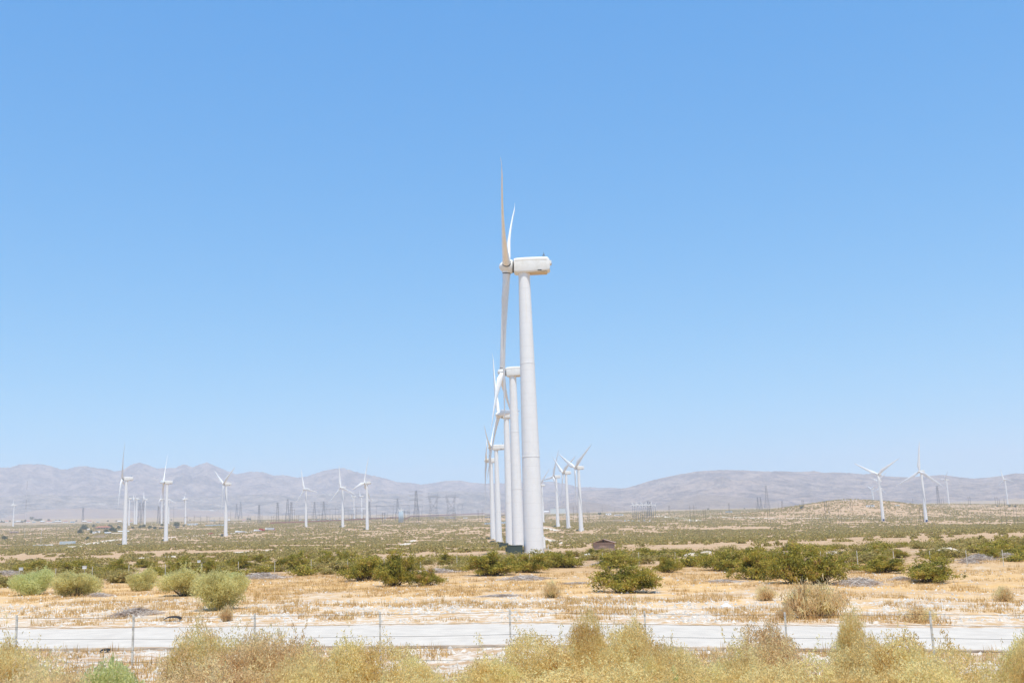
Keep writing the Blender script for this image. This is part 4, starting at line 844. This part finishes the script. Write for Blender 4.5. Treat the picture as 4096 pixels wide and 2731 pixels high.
def blob_bush(H, W, nl, nleaf, leaf, asp, seed, fm, bm_, rmin=.13, rmax=.24, rough=.22, spikes=10):
    """overlapping leafy clumps: many small leaves in and near the surface of uneven lobes"""
    rs = np.random.RandomState(seed); P = []; vol = []; LB = []
    for i in range(nl):
        a = rs.uniform(0, 2*math.pi); e = rs.uniform(0, 1) ** .6 * .5 * W * .72; r = rs.uniform(rmin, rmax) * W
        zc = H * (.18 + .62 * rs.uniform(0, 1) * (1 - (e / (.5 * W)) ** 2)); LB.append((e * math.cos(a), e * math.sin(a), zc, r))
    tot = sum(l[3] ** 2 for l in LB)
    for k, (cx0, cy0, zc, r) in enumerate(LB):
        m_ = int(nleaf * r * r / tot); d = rs.normal(size=(m_, 3)); d /= np.linalg.norm(d, axis=1)[:, None]
        th = np.arctan2(d[:, 1], d[:, 0]); bump = 1 + rough * (vnoise(th * 2.2 + k * 7 + 50, d[:, 2] * 3.1 + 40) - .5) * 2 + rough * .8 * (vnoise(th * 6 + k + 80, d[:, 2] * 8 + 90) - .5) * 2
        rad = r * bump * rs.uniform(.25, 1, m_) ** .33
        P.append(d * rad[:, None] * [1, 1, .85] + [cx0, cy0, zc])
    for i in range(spikes):                       # thin shoots standing out of the crown
        cx0, cy0, zc, r = LB[rs.randint(nl)]; a = rs.uniform(0, 2*math.pi); l = rs.uniform(.12, .34) * H; t = rs.uniform(0, 1, 60)[:, None]
        P.append(np.array([cx0, cy0, zc + r * .6]) + t * np.array([math.cos(a) * .35, math.sin(a) * .35, 1]) * l + rs.normal(size=(60, 3)) * .02)
    P = np.concatenate(P); P = P[P[:, 2] > .0]
    kx = W / 2 / np.percentile(np.abs(P[:, 0]), 97.5); ky = W / 2 / np.percentile(np.abs(P[:, 1]), 97.5); kz = H / np.percentile(P[:, 2], 99)
    P = P * [kx, ky, kz]
    fo = polymesh('foliage', leaf_quads(P, leaf, asp, .3, rs), 4); fo.materials.append(fm)
    mb = MB()
    for cx0, cy0, zc, r in LB:
        b = np.array([cx0 * .15, cy0 * .15, 0]); t_ = np.array([cx0 * kx, cy0 * ky, zc * kz])
        for j in range(5):
            q = t_ + rs.normal(size=3) * r * .5; q[2] = max(q[2], .05); mb.tube(b, q, .012, .004, 3, False)
    st = mb.mesh('stems'); st.materials.append(bm_); return fo, st
def place_bush(fs, x, y, z, sx, sz, rz, name, label, cat, group, sy=None):
    root = empty(name, (x, y, z), rz, label, cat, group)
    o = link('foliage', fs[0], None, root); s = link('stems', fs[1], None, root)
    root.scale = (sx, sy or sx, sz); return root
CREO = [bush(1.7, 3.1, 70, 10500, .046, 2.2, 100 + i, MT['creo'], MT['bark'], .62, .075, 6, lobes=9) for i in range(7)]
SAGE = [blob_bush(1.3, 2.0, 16, 26000, .022, 2.4, 200 + i, MT['sage'], MT['bark']) for i in range(3)]
SAGEG = [blob_bush(1.2, 2.0, 14, 26000, .022, 2.4, 220 + i, MT['sageg'], MT['bark']) for i in range(2)]
STRAW = [blob_bush(1.5, 2.6, 24, 95000, .015, 2.4, 300 + i, MT['straw'], MT['straw'], .10, .2, .3, 16) for i in range(3)]
OLIVE = [blob_bush(1.5, 2.6, 24, 95000, .015, 2.2, 320 + i, MT['olive'], MT['straw'], .10, .2, .3, 12) for i in range(4)]
DRY = [bush(.9, 1.3, 40, 3000, .025, 5.0, 340 + i, MT['straw'], MT['bark'], .2, .09, 8, .9) for i in range(2)]
MIDC = [bush(1.3, 2.8, 30, 1500, .10, 1.6, 400 + i, MT['creo' if i % 3 == 0 else 'creog'], MT['bark'], .35, .17, 6, lobes=6) for i in range(6)]
def dead_mesh(seed, W=1.6, H=.3, nn=1500):
    rs = np.random.RandomState(seed); P = rs.normal(size=(nn, 3)) * np.array([W * .28, W * .2, 0]); rad = np.hypot(P[:, 0], P[:, 1]); P[:, 2] = rs.uniform(0, 1, nn) * H * np.exp(-(rad / (W * .4)) ** 2) + .03
    a = rs.uniform(0, 2 * math.pi, nn); dr = np.stack([np.cos(a), np.sin(a), rs.normal(0, .35, nn)], 1); l = rs.uniform(.05, .2, (nn, 1)); wd = np.array([0, 0, 1.0]) * rs.uniform(.004, .010, (nn, 1)) + np.stack([-np.sin(a), np.cos(a), 0 * a], 1) * .006
    V = np.stack([P - dr * l - wd, P + dr * l - wd * .5, P + dr * l + wd * .5, P - dr * l + wd], 1).reshape(-1, 3)
    me = polymesh('dead_brush', V, 4); me.materials.append(MT['dead']); return me
DEAD = [dead_mesh(500 + i) for i in range(3)]

def near_bush(kind, x0, x1, ytop, ybase, label, cat='bush', group=None, i=0, dadd=0.0):
    pxc = (x0 + x1) / 2; x, y, z, d = GY(pxc, ybase); s = d / F; w = (x1 - x0) * s; h = (ybase - ytop) * s
    lib = dict(c=(CREO, 1.6, 3.0, 'creosote_bush'), s=(SAGE, 1.3, 1.9, 'sage_bush'), g=(SAGEG, 1.2, 2.0, 'sage_bush'), t=(STRAW, 1.5, 2.2, 'straw_bush'), o=(OLIVE, 1.5, 2.3, 'olive_bush'), d=(DRY, .9, 1.3, 'dry_bush'))[kind]
    m_ = lib[0][i % len(lib[0])]
    yy = y + w * .25
    return place_bush(m_, x, yy, g1(x, yy) - .03, w / lib[2] * (1.0 if kind == 'c' else .92), h / lib[1] * (.82 if kind == 'c' else 1.0), (i * 2.4) % 6.28, lib[3], label, cat, group, sy=min(w, h * 2.2) / lib[2])
GB = 'green creosote bushes along the far side of the verge'
for i, (a, b, t, bs, lab) in enumerate([
 (40,205,2245,2292,'dull green bush nearest the left edge in the bush line'),(190,375,2244,2300,'bright olive bush right of the one at the left edge, above a pale sage bush'),(428,500,2236,2290,'small dark green bush between the pale white box and the tan bush'),
 (650,805,2225,2290,'dark green bush directly behind the pair of large sage bushes'),(775,885,2240,2300,'low green bush with twiggy base right of the sage pair top'),(895,1005,2222,2275,'green bush left of the grey dead brush heap'),
 (1055,1255,2208,2276,'wide green bush standing above the grey dead brush heap'),(1275,1405,2198,2262,'olive bush behind and left of the tall two-tone bush'),(1362,1545,2222,2322,'large green bush at the left of the central pair'),
 (1515,1665,2200,2345,'tall two-tone yellow green bush, highest of the central pair'),(1630,1758,2268,2343,'low bright green bush at the right foot of the tall two-tone bush'),(1725,1875,2208,2256,'yellowish bush between the tall two-tone bush and the nearest tower'),
 (1865,2065,2205,2304,'dark green bush left of the nearest tower foot'),(2035,2205,2200,2290,'bright green bush in front of the nearest tower foot'),(2170,2335,2200,2270,'green bush right of the nearest tower foot'),
 (2340,2412,2190,2224,'small bush at the left corner of the brown shed'),(2380,2565,2205,2272,'dark twiggy green bush in front of the brown shed'),(2405,2642,2245,2372,'big round olive bush in the open sand below the brown shed'),
 (2470,2690,2192,2242,'olive bush behind and right of the brown shed'),(2625,2722,2225,2290,'thin open bush right of the big round olive bush'),(2788,2838,2205,2240,'tiny bush between two pale mounds'),
 (2832,3015,2198,2282,'dark green bush at the left of the largest right hand bush'),(2950,3120,2186,2318,'left part clump of the largest right hand bushes'),(3085,3265,2182,2336,'middle clump of the largest right hand bushes'),(3215,3392,2192,2338,'right clump of the largest right hand bushes'),
 (3420,3570,2184,2242,'olive bush behind the dark bush with pale branches'),(3440,3650,2225,2292,'dark green bush with pale dead branches on the right'),(3635,3845,2238,2330,'yellow olive bush in the sand at the right'),
 (3672,3765,2196,2226,'small dark bush left of the pale mound on the right'),(3765,3835,2200,2230,'small yellow bush at the foot of the pale mound on the right'),(3925,4010,2192,2232,'green bush between the two grey brush heaps on the right'),(4030,4130,2186,2226,'green bush cut by the right edge in the bush line'),
 (505,640,2236,2270,'low olive bush left of the dark green bush behind the sage pair'),(1000,1075,2215,2250,'small olive bush left of the wide green bush'),(2590,2760,2196,2226,'low olive bush beyond the thin open bush'),(3560,3640,2196,2230,'low olive bush behind the dark bush with pale branches, its right neighbour')]):
    near_bush('c', a, b, t, bs, lab, 'bush', GB, i)
GS = 'pale sage bushes on the verge'
for i, (k, a, b, t, bs, lab) in enumerate([('g',40,180,2295,2380,'pale green sage bush nearest the left edge'),('s',214,358,2300,2386,'olive grey sage bush second from the left edge'),('s',520,612,2285,2362,'tan green sage bush standing alone between the two sage pairs'),
    ('s',644,798,2283,2386,'rounded sage bush at the left of the large pair'),('s',778,965,2302,2441,'largest sage bush, in front at the right of the pair'),('g',860,960,2298,2360,'pale green sage bush behind the largest one')]):
    near_bush(k, a, b, t, bs, lab, 'bush', GS, i)
for i, (a, b, t, bs, lab) in enumerate([(2172,2242,2330,2390,'small straw coloured bush on the verge right of the nearest tower'),(3034,3106,2350,2402,'small dry orange bush left of the big dry bush'),(3160,3300,2352,2474,'left half of the big dry bush beside the road'),(3245,3385,2350,2470,'right half of the big dry bush beside the road'),
    (3995,4060,2355,2406,'small pale dry bush near the right edge'),(880,925,2430,2485,'small upright dry tuft left of the road bend'),(3640,3745,2440,2490,'low dry bush at the far edge of the road on the right'),(3120,3180,2425,2482,'dark based dry bush left of the big dry bush at the road')]):
    near_bush('d', a, b, t, bs, lab, 'bush', 'dry straw bushes on the verge', i)
GD_ = 'grey dead brush heaps'
for i, (px, py, w, h, lab) in enumerate([(22,2300,110,30,'grey dead brush heap at the left edge'),(488,2316,90,22,'grey brush left of the tan sage bush'),(1035,2312,150,36,'wide grey dead brush heap under the wide green bush'),(535,2462,140,50,'grey brush heap close to the road on the left'),(385,2384,90,22,'flat grey brush right of the second sage bush'),
    (1745,2290,120,30,'grey twiggy brush right of the tall two-tone bush'),(3440,2338,170,45,'pale woody debris at the right foot of the largest bushes'),(3920,2240,80,40,'grey brush heap on the right, left one of two'),(4040,2228,90,26,'grey brush heap at the right edge'),(2430,2262,110,40,'grey twiggy brush behind the big round olive bush'),(2300,2336,140,16,'flat fallen branches left of the big round olive bush'),(3885,2252,70,26,'low grey brush below the right hand heap'),(2890,2328,120,20,'flat grey branches left of the largest bushes'),(3610,2318,80,22,'grey brush left of the yellow olive bush'),(2100,2318,160,30,'pale dead branches below the bright green bush'),(1990,2385,150,16,'flat grey twigs in the sand left of the small straw bush')]):
    x, y, z, d = GY(px, py); s = d / F; o = link('dead_brush', DEAD[i % 3]); o.location = (x, y + .3, z - .02); o.rotation_euler = (0, 0, i * 1.3); o.scale = (w * s / 1.3, w * s / 1.5, h * s / .55); tag(o, lab, 'dead brush', GD_)
def rock_mesh(seed):
    rs = np.random.RandomState(seed); mb = MB(); rings = []
    for j, (zz, r) in enumerate([(0, .95), (.2, 1.0), (.5, .88), (.75, .6), (.92, .25)]):
        rings.append([(r * math.cos(a) * rs.uniform(.85, 1.15), r * .7 * math.sin(a) * rs.uniform(.85, 1.15), zz * rs.uniform(.9, 1.1) * .7) for a in [2 * math.pi * i / 14 for i in range(14)]])
    mb.loft(rings); return mb.mesh('boulder')
for i, (px, py, w, h, mm, nm_, lab, cat) in enumerate([(2352,2231,46,18,'stone','boulder','pale boulder left of the brown shed bushes','rock'),(2396,2231,36,10,'stone','boulder','flatter pale rock right of the round boulder','rock'),(2905,2427,42,16,'white','boulder','single white stone on the verge right of centre','rock'),
    (2770,2226,70,16,'mound','sand_mound','low pale mound between the thin bush and the largest bushes','mound'),(3345,2218,90,16,'mound','sand_mound','low pale mound right of the largest bushes','mound'),(3790,2212,90,22,'mound','sand_mound','pale mound behind the small yellow bush on the right','mound'),(2830,2216,60,14,'mound','sand_mound','small pale mound behind the tiny bush','mound'),(2620,2370,40,8,'stone','boulder','flat pale stone right of the big round olive bush','rock')]):
    x, y, z, d = GY(px, py); s = d / F; o = link(nm_, rock_mesh(i), MT[mm], None, True); o.location = (x, y, z - .03); o.scale = (w * s / 2, w * s / 2, h * s / .65); tag(o, lab, cat)
for px, py, w, h, lab in [(690,2484,70,16,'shredded black tyre lying at the far edge of the road'),(418,2608,34,9,'short black strip of rubber at the near edge of the road')]:
    x, y, z, d = GY(px, py); s = d / F; mb = MB(); rings = []
    for j in range(9):
        a = math.pi * (.15 + .7 * j / 8); rings.append([(w*s/2*math.cos(a) + .03*math.cos(q), .12*math.sin(q*1.0) + .05*math.sin(j), h*s*math.sin(a) + .03*math.sin(q)) for q in [2*math.pi*k/6 for k in range(6)]])
    mb.loft(rings); o = mb.build('tyre_scrap', MT['rubber']); o.location = (x, y, z + .01); tag(o, lab, 'tyre scrap')

# foreground bushes between the camera and the fence
FG = [('o',-60,240,2560,17.5,'olive straw bush filling the lower left corner'),('g',340,600,2640,17.0,'low pale green bush right of the lower left corner bush'),('t',700,1010,2505,17.5,'tall tan bush left of centre in front of the fence'),('t',930,1300,2530,17.0,'broad tan bush right of the tall tan one in the foreground'),
 ('o',1180,1560,2555,16.5,'broad olive straw bush in the foreground left of centre'),('o',1480,1800,2635,16.2,'low straw bush in the foreground just left of centre'),('o',1880,2260,2540,17.2,'olive straw bush in the foreground at centre'),('o',2210,2420,2462,17.8,'slim tall straw bush, highest in the foreground centre'),
 ('o',2330,2640,2490,17.4,'straw bush right of the slim tall one in the foreground'),('o',2540,2790,2580,16.6,'rounded low straw bush right of centre in the foreground'),('t',2850,3200,2505,17.2,'tan bush in the foreground under the big dry bush'),('o',3300,3470,2450,17.8,'narrow upright olive bush on the right in front of the fence'),
 ('o',3400,3780,2535,16.8,'wide olive bush right of the narrow upright one'),('o',3930,4200,2535,17.0,'olive bush filling the lower right corner'),('o',2950,3420,2590,15.2,'large straw bush lowest on the right of centre'),('t',640,1150,2625,15.4,'large tan bush lowest on the left of centre'),('o',1950,2700,2640,15.0,'very wide straw bush lowest at centre'),('o',3750,3980,2680,15.4,'low straw bush between the two right hand foreground bushes'),('g',2620,2960,2690,15.2,'low pale green bush at the bottom right of centre'),
 ('o',1050,1420,2590,14.6,'straw bush lowest below the broad olive straw bush'),('o',1420,1900,2650,14.4,'low spreading straw bush at the bottom edge left of centre'),('t',-120,330,2610,14.8,'tan bush at the bottom left corner in front of the olive one'),('o',2330,2800,2600,15.4,'full straw bush right of centre above the very wide one'),('o',3330,3820,2600,14.9,'full olive straw bush lowest on the right'),('o',2740,3080,2600,15.8,'pale straw bush just left of the tan bush on the right')]
for i, (k, a, b, top, d, lab) in enumerate(FG):
    lib = dict(g=(SAGEG, 1.2, 2.0, 'sage_bush'), t=(STRAW, 1.5, 2.2, 'straw_bush'), o=(OLIVE, 1.5, 2.3, 'olive_bush'))[k]
    px = (a + b) / 2; x, y, z, _ = GD(px, d); w = (b - a) * d / F; h = at(px, top, d)[2] - z
    place_bush(lib[0][i % len(lib[0])], x, y, z - .05, w / lib[2] * 1.06, h / lib[1] * (.95 if d > 16 else .86), i * 1.9, lib[3], lab, 'bush', 'large foreground bushes before the fence', sy=min(w, 2.6) / lib[2] * 1.1)

# scattered shrubs: the nearest as individuals, the rest as cover
def blocked(x, y, r=0):
    az = np.arctan2(x, y); rr = np.hypot(x, y); out = np.zeros(x.shape, bool)
    for k, fx, fy, fz, fd in FEET: out |= np.hypot(x - fx, y - fy) < 5.5
    sx, sy = sh.location[0], sh.location[1]; out |= np.hypot(x - sx, y - sy - 2) < 4.5
    return out
TR = []
for o in list(C.objects):
    if o.name.startswith('gravel_track'):
        co = np.empty(len(o.data.vertices) * 3, np.float32); o.data.vertices.foreach_get('co', co); co = co.reshape(-1, 3); TR.append(co[:, :2])
TRP = np.concatenate(TR)[::3]
def ontrack(x, y, tol=5.0):
    out = np.zeros(len(x), bool)
    for i in range(0, len(x), 4000):
        dx = x[i:i+4000, None] - TRP[None, :, 0]; dy = y[i:i+4000, None] - TRP[None, :, 1]
        out[i:i+4000] = (dx * dx + dy * dy).min(1) < tol ** 2
    return out
def scatter(n_, r0, r1, azl=-27.5, azr=27.5, rs=RS):
    r = np.sqrt(rs.uniform(r0 ** 2, r1 ** 2, n_)); a = np.radians(rs.uniform(azl, azr, n_)); return r * np.sin(a), r * np.cos(a), r
x, y, r = scatter(520, 88, 200); keep = ~blocked(x, y) & ~ontrack(x, y, 3.5)
x, y, r = x[keep], y[keep], r[keep]; o_ = np.argsort(r); x, y, r = x[o_][:262], y[o_][:262], r[o_][:262]
RMID = float(r.max()); zz = gz(x, y)
for i in range(len(x)):
    s = random.uniform(.55, 1.1) * (.85 if r[i] > 125 else 1.0); b_ = place_bush(MIDC[i % 6], x[i], y[i], zz[i] - .04, s, s * random.uniform(.55, .85), random.uniform(0, 6.28), 'creosote_bush', 'low olive creosote bush scattered on the plain beyond the near bush line', 'bush', 'creosote bushes scattered beyond the near bush line')
def clumps(x, y, z, w, h, nl, leaf, rs):
    n_ = len(x); a = rs.uniform(0, 2*math.pi, (n_, nl)); e = rs.uniform(0, 1, (n_, nl)) ** .5; hh = rs.uniform(.15, 1, (n_, nl))
    k = np.sqrt(np.clip(1 - (hh * .9) ** 2, 0, 1)) * .9 + .1
    X = x[:, None] + np.cos(a) * e * k * w[:, None] / 2; Y = y[:, None] + np.sin(a) * e * k * w[:, None] / 2; Z = z[:, None] + hh * h[:, None] * (1 - .25 * e)
    P = np.stack([X, Y, Z], -1).reshape(-1, 3); return leaf_quads(P, np.repeat(leaf, nl)[:, None] if np.ndim(leaf) else leaf, 1.5, 0, rs)
Vs = []
for n_, r0, r1, nl, leaf in ((5200, RMID, 500, 50, .33), (26000, 500, 1200, 16, .58), (72000, 1200, 2400, 7, .95), (64000, 2400, 3900, 5, 1.25)):
    x, y, r = scatter(n_, r0, r1, -29, 29); den = .62 * fbm(x / 17, y / 17, 3) + .38 * fbm(x / 110, y / 110, 3) + .3 * (fbm(x / 420 + 5, y / 420, 3) - .5)
    az = np.arctan2(x, y)
    keep = ~blocked(x, y) & (den > np.where(r < 900, .508, .495) - .10 * np.exp(-((az - math.atan2(HILL[0], HILL[1])) / .09) ** 2) * np.exp(-((r - 2250) / 350) ** 2)) & ~ontrack(x, y, 6.0 if r0 > 400 else 4.0)
    x, y = x[keep], y[keep]; w = RS.uniform(1.6, 3.9, len(x)); h = w * RS.uniform(.26, .42, len(x)); z = gz(x, y) - .05
    Vs.append(clumps(x, y, z, w, h, nl, leaf, RS))
me = polymesh('scrub', np.concatenate(Vs), 4); me.materials.append(MT['creog'])
o = link('desert_scrub', me); tag(o, 'grey olive scrub covering the desert plain out to the foot of the mountains', 'scrub', kind='stuff')
# dry grass and straw litter on the verge
def verge(n_, a0, a1):
    t = RS.uniform(a0, a1, n_); az = RS.uniform(-.53, .53, n_); yy = t / (1 + .145 * np.tan(az)); xx = yy * np.tan(az); return xx, yy
xs = []; ys = []
for n_, a0, a1 in ((17000, 37.6, 60), (15000, 60, 92), (5000, 20, 29), (2500, 13, 20)):
    x, y = verge(n_, a0, a1); den = fbm(x / 3.2, y / 3.2, 4); k = den > (.52 if a0 < 40 else .42); xs.append(x[k]); ys.append(y[k])
x = np.concatenate(xs); y = np.concatenate(ys); z = gz(x, y); nb = 7
P = np.repeat(np.stack([x, y, z], 1), nb, 0) + RS.normal(size=(len(x) * nb, 3)) * np.array([.09, .09, 0]); hh = RS.uniform(.05, .20, (len(P), 1)) * np.repeat(RS.choice([.7, 1.0, 1.9], len(x), p=[.45, .45, .1]), nb)[:, None]
a = RS.uniform(0, 2*math.pi, len(P)); tip = np.stack([np.cos(a), np.sin(a)], 1) * RS.uniform(0.02, .13, (len(P), 1)); wd = np.stack([-np.sin(a), np.cos(a), 0*a], 1) * .013
top = P + np.concatenate([tip, hh], 1); V = np.stack([P - wd, P + wd, top], 1).reshape(-1, 3); V[:, 2] -= .01
me = polymesh('grass', V, 3); me.materials.append(MT['grass']); o = link('dry_grass', me); tag(o, 'short orange dry grass covering the verge beyond the road', 'grass', kind='stuff')
# pale gravel and stones
xs = []; ys = []
for n_, a0, a1 in ((15000, 37.3, 52), (5000, 52, 80), (6000, 18, 29)):
    x, y = verge(n_, a0, a1); xs.append(x); ys.append(y)
x = np.concatenate(xs); y = np.concatenate(ys); k = fbm(x / 2 + 7, y / 2, 4) > .45; x, y = x[k], y[k]; z = gz(x, y)
oct_ = np.array([(1,0,0),(0,1,0),(-1,0,0),(0,-1,0),(0,0,1)]); T_ = [(0,1,4),(1,2,4),(2,3,4),(3,0,4)]
sz = .02 + .07 * RS.uniform(0, 1, (len(x), 1, 1)) ** 3; rv = oct_[None] * sz * RS.uniform(.6, 1.3, (len(x), 5, 3)) + np.stack([x, y, z], 1)[:, None]
V = rv[:, np.array(T_).ravel()].reshape(-1, 3); me = polymesh('stones', V, 3); me.materials.append(mat('pale_gravel', (0.62, 0.57, 0.50), .9, noise=.25, scale=3)); o = link('loose_gravel', me); tag(o, 'loose pale gravel and stones on both sides of the road', 'gravel', kind='stuff')

# village trees
def tree_meshes(seed, tall=1.0):
    rs = np.random.RandomState(seed); mb = MB(); mb.tube((0,0,0), (0.1,0,2.2), .22, .14, 6)
    cs = []
    for i in range(7):
        a = i * 2.4; e = rs.uniform(.6, 1.6); c = np.array([math.cos(a)*e, math.sin(a)*e, rs.uniform(2.4, 4.6) * tall]); cs.append(c); mb.tube((.1,0,2.0), c, .09, .03, 4)
    P = np.concatenate([c * [1.5, 1.5, 1] + rs.normal(size=(170, 3)) * np.array([.8, .8, .6]) for c in cs]); P[:, 2] = np.abs(P[:, 2] - .6) + .3; q = polymesh('crown', leaf_quads(P, .34, 1.5, 0, rs), 4); q.materials.append(MT['tree'])
    t = mb.mesh('trunk'); t.materials.append(MT['trunk']); return t, q
TM = [tree_meshes(600 + i, [1, .9, 1.35][i]) for i in range(3)]
for i, (px, py, hpx) in enumerate([(5,2090,8),(15,2090,7),(40,2088,6),(88,2091,9),(100,2087,8),(126,2082,12),(140,2083,8),(150,2085,10),(162,2086,10),(195,2084,8),(223,2085,6),(238,2087,7),(335,2120,20),(348,2118,12),(320,2138,17),(365,2133,12),(373,2108,10),(385,2132,9),(425,2131,14),(445,2108,10),(448,2130,18),(458,2128,14),(436,2105,9),(475,2117,12),(305,2086,5),(432,2086,6),(465,2086,5),(530,2115,10),(560,2112,12),(575,2112,12),(600,2115,12),(620,2116,12),(648,2106,10),(706,2108,19),(735,2106,8),(15,2158,12),(22,2157,10),(655,2163,9),(2399,2062,11),(2832,2039,7),(2978,2036,5),(3209,2034,9),(3203,2035,7),(3488,2025,9),(4038,2028,8),(4060,2028,7),(3990,2026,6),(990,2080,7),(1000,2080,8),(760,2082,5),(685,2082,5),(350,2155,9),(345,2158,7)]):
    x, y, z, d = GY(px, py); h = hpx * d / F; root = empty('tree', (x, y, z - .1), i * 1.1, None, 'tree', 'trees of the far village and plain', h / 5.2)
    t, q = TM[i % 3]; link('trunk', t, None, root); link('crown', q, None, root); auto(root, 'dark green tree', px)

# ------------------------------------------------------------ fences
dirv = np.array([3.051, -.441]); ang = math.atan2(dirv[1], dirv[0])
fr = empty('wire_fence', (0, 24.9, 0), 0, 'five strand wire fence on thin steel posts before the dirt road', 'fence')
posts = []
for i in range(-8, 8):
    x, y = -.258 + i * dirv[0], 24.9 + i * dirv[1]; z = g1(x, y); posts.append((x, y, z))
    mb = MB(); lx = random.uniform(-.02, .02); mb.box((x + lx * .5, y - 24.9, z + .62), (.04, .03, 1.28), ang); mb.box((x + lx * .5 - .0, y - 24.9 + .03, z + .60), (.02, .05, 1.2), ang); mb.build('post', MT['tpost'], fr)
for hgt in (1.20, .97, .70, .43, .16):
    mb = MB()
    for (x0, y0, z0), (x1, y1, z1) in zip(posts[:-1], posts[1:]):
        pr = None
        for j in range(5):
            t = j / 4; p = (x0 + (x1-x0)*t, y0 + (y1-y0)*t - 24.9 - .03, z0 + (z1-z0)*t + hgt - .015 * 4 * t * (1-t))
            if pr: mb.tube(pr, p, .0045, n=4, cap=False)
            pr = p
    mb.build('wire', MT['wire'], fr)
f2 = empty('wire_fence', (0, 0, 0), 0, 'second low wire fence with thin pale posts behind the near bush line', 'fence')
pp = []
for i in range(30):
    px = -60 + i * 145; x, y, z, d = GD(px, 102 - 0.004 * px); pp.append((x, y, z)); mb = MB(); mb.box((x, y, z + .6), (.04, .03, 1.2)); mb.build('post', MT['tpost'], f2)
for hgt in (.5, .85, 1.2):
    mb = MB()
    for p, q in zip(pp[:-1], pp[1:]): mb.tube((p[0], p[1], p[2] + hgt), (q[0], q[1], q[2] + hgt), .006, n=3, cap=False)
    mb.build('wire', MT['wire'], f2)
for px, top, d, lab in [(344, 2222, 100, 'small white box sign on a post behind the left bush line'), (92, 2212, 110, 'small pale blue box on a post near the left edge'), (798, 2196, 120, 'small white panel on a post above the left bush line')]:
    x, y, z, d = GD(px, d); zt = min(at(px, top, d)[2], z + 1.15); root = empty('post_box', (x, y, z), .2, lab, 'marker box'); mb = MB(); mb.box((0, 0, (zt - z) / 2), (.04, .04, zt - z)); mb.build('post', MT['tpost'], root)
    mb = MB(); mb.box((0, -.05, zt - z), (.32, .2, .22)); mb.box((0, -.05, zt - z + .13), (.38, .26, .03)); mb.build('box', MT['white'], root)

# ------------------------------------------------------------ labels that count from a landmark
LM = [(-500,'the left edge of the picture'),(104,'the tall thin mast'),(300,'the blue containers'),(500,'the leftmost big turbine'),(664,'the second big turbine from the left'),(742,'the turbine over the round tree'),(903,'the V blade turbine left of centre'),(1224,'the turbine left of the substation'),(1370,'the turbine in front of the gantries'),(1468,'the rightmost substation turbine'),
      (1606,'the cluster of stubby turbines'),(1735,'the left wide pylon'),(1973,'the central turbine row'),(2140,'the tallest turbine'),(2320,'the right trio turbine'),(2460,'the brown shed'),(2630,'the row of tiny turbines'),(2860,'the mid right plain'),(3080,'the tall tapering lattice tower'),(3400,'the top of the sandy hill'),(3533,'the wide Y turbine'),(3700,'the upside down Y turbine'),(3792,'the far right turbine')]
bins = {}
for o, ph, px in AUTO:
    k = max(i for i, l in enumerate(LM) if l[0] <= px); bins.setdefault((ph, k), []).append((px, o))
for (ph, k), L_ in bins.items():
    L_.sort(key=lambda t: t[0])
    for i, (px, o) in enumerate(L_):
        o['label'] = ('%s to the right of %s' % (ph, LM[k][1])) if len(L_) == 1 else ('%s %s right of %s' % (ORD[min(i, 25)], ph, LM[k][1]))

# ------------------------------------------------------------ haze: one closed box of thin air
hz = MB(); hz.box((0, 0, 375), (29000, 29000, 1000)); o = hz.build('haze', None)
hm = bpy.data.materials.new('haze_air'); hm.use_nodes = True; nt = hm.node_tree; nt.nodes.remove(nt.nodes['Principled BSDF'])
pv = nt.nodes.new('ShaderNodeVolumePrincipled'); pv.inputs['Density'].default_value = 1.02e-4; pv.inputs['Color'].default_value = (0.87, 0.91, 1.0, 1); pv.inputs['Anisotropy'].default_value = 0.0
nt.links.new(pv.outputs[0], nt.nodes['Material Output'].inputs['Volume']); o.data.materials.append(hm); tag(o, 'pale blue desert haze filling the valley', 'haze', kind='stuff')
print('objects', len(bpy.data.objects), 'lowest ground', GZ.min())
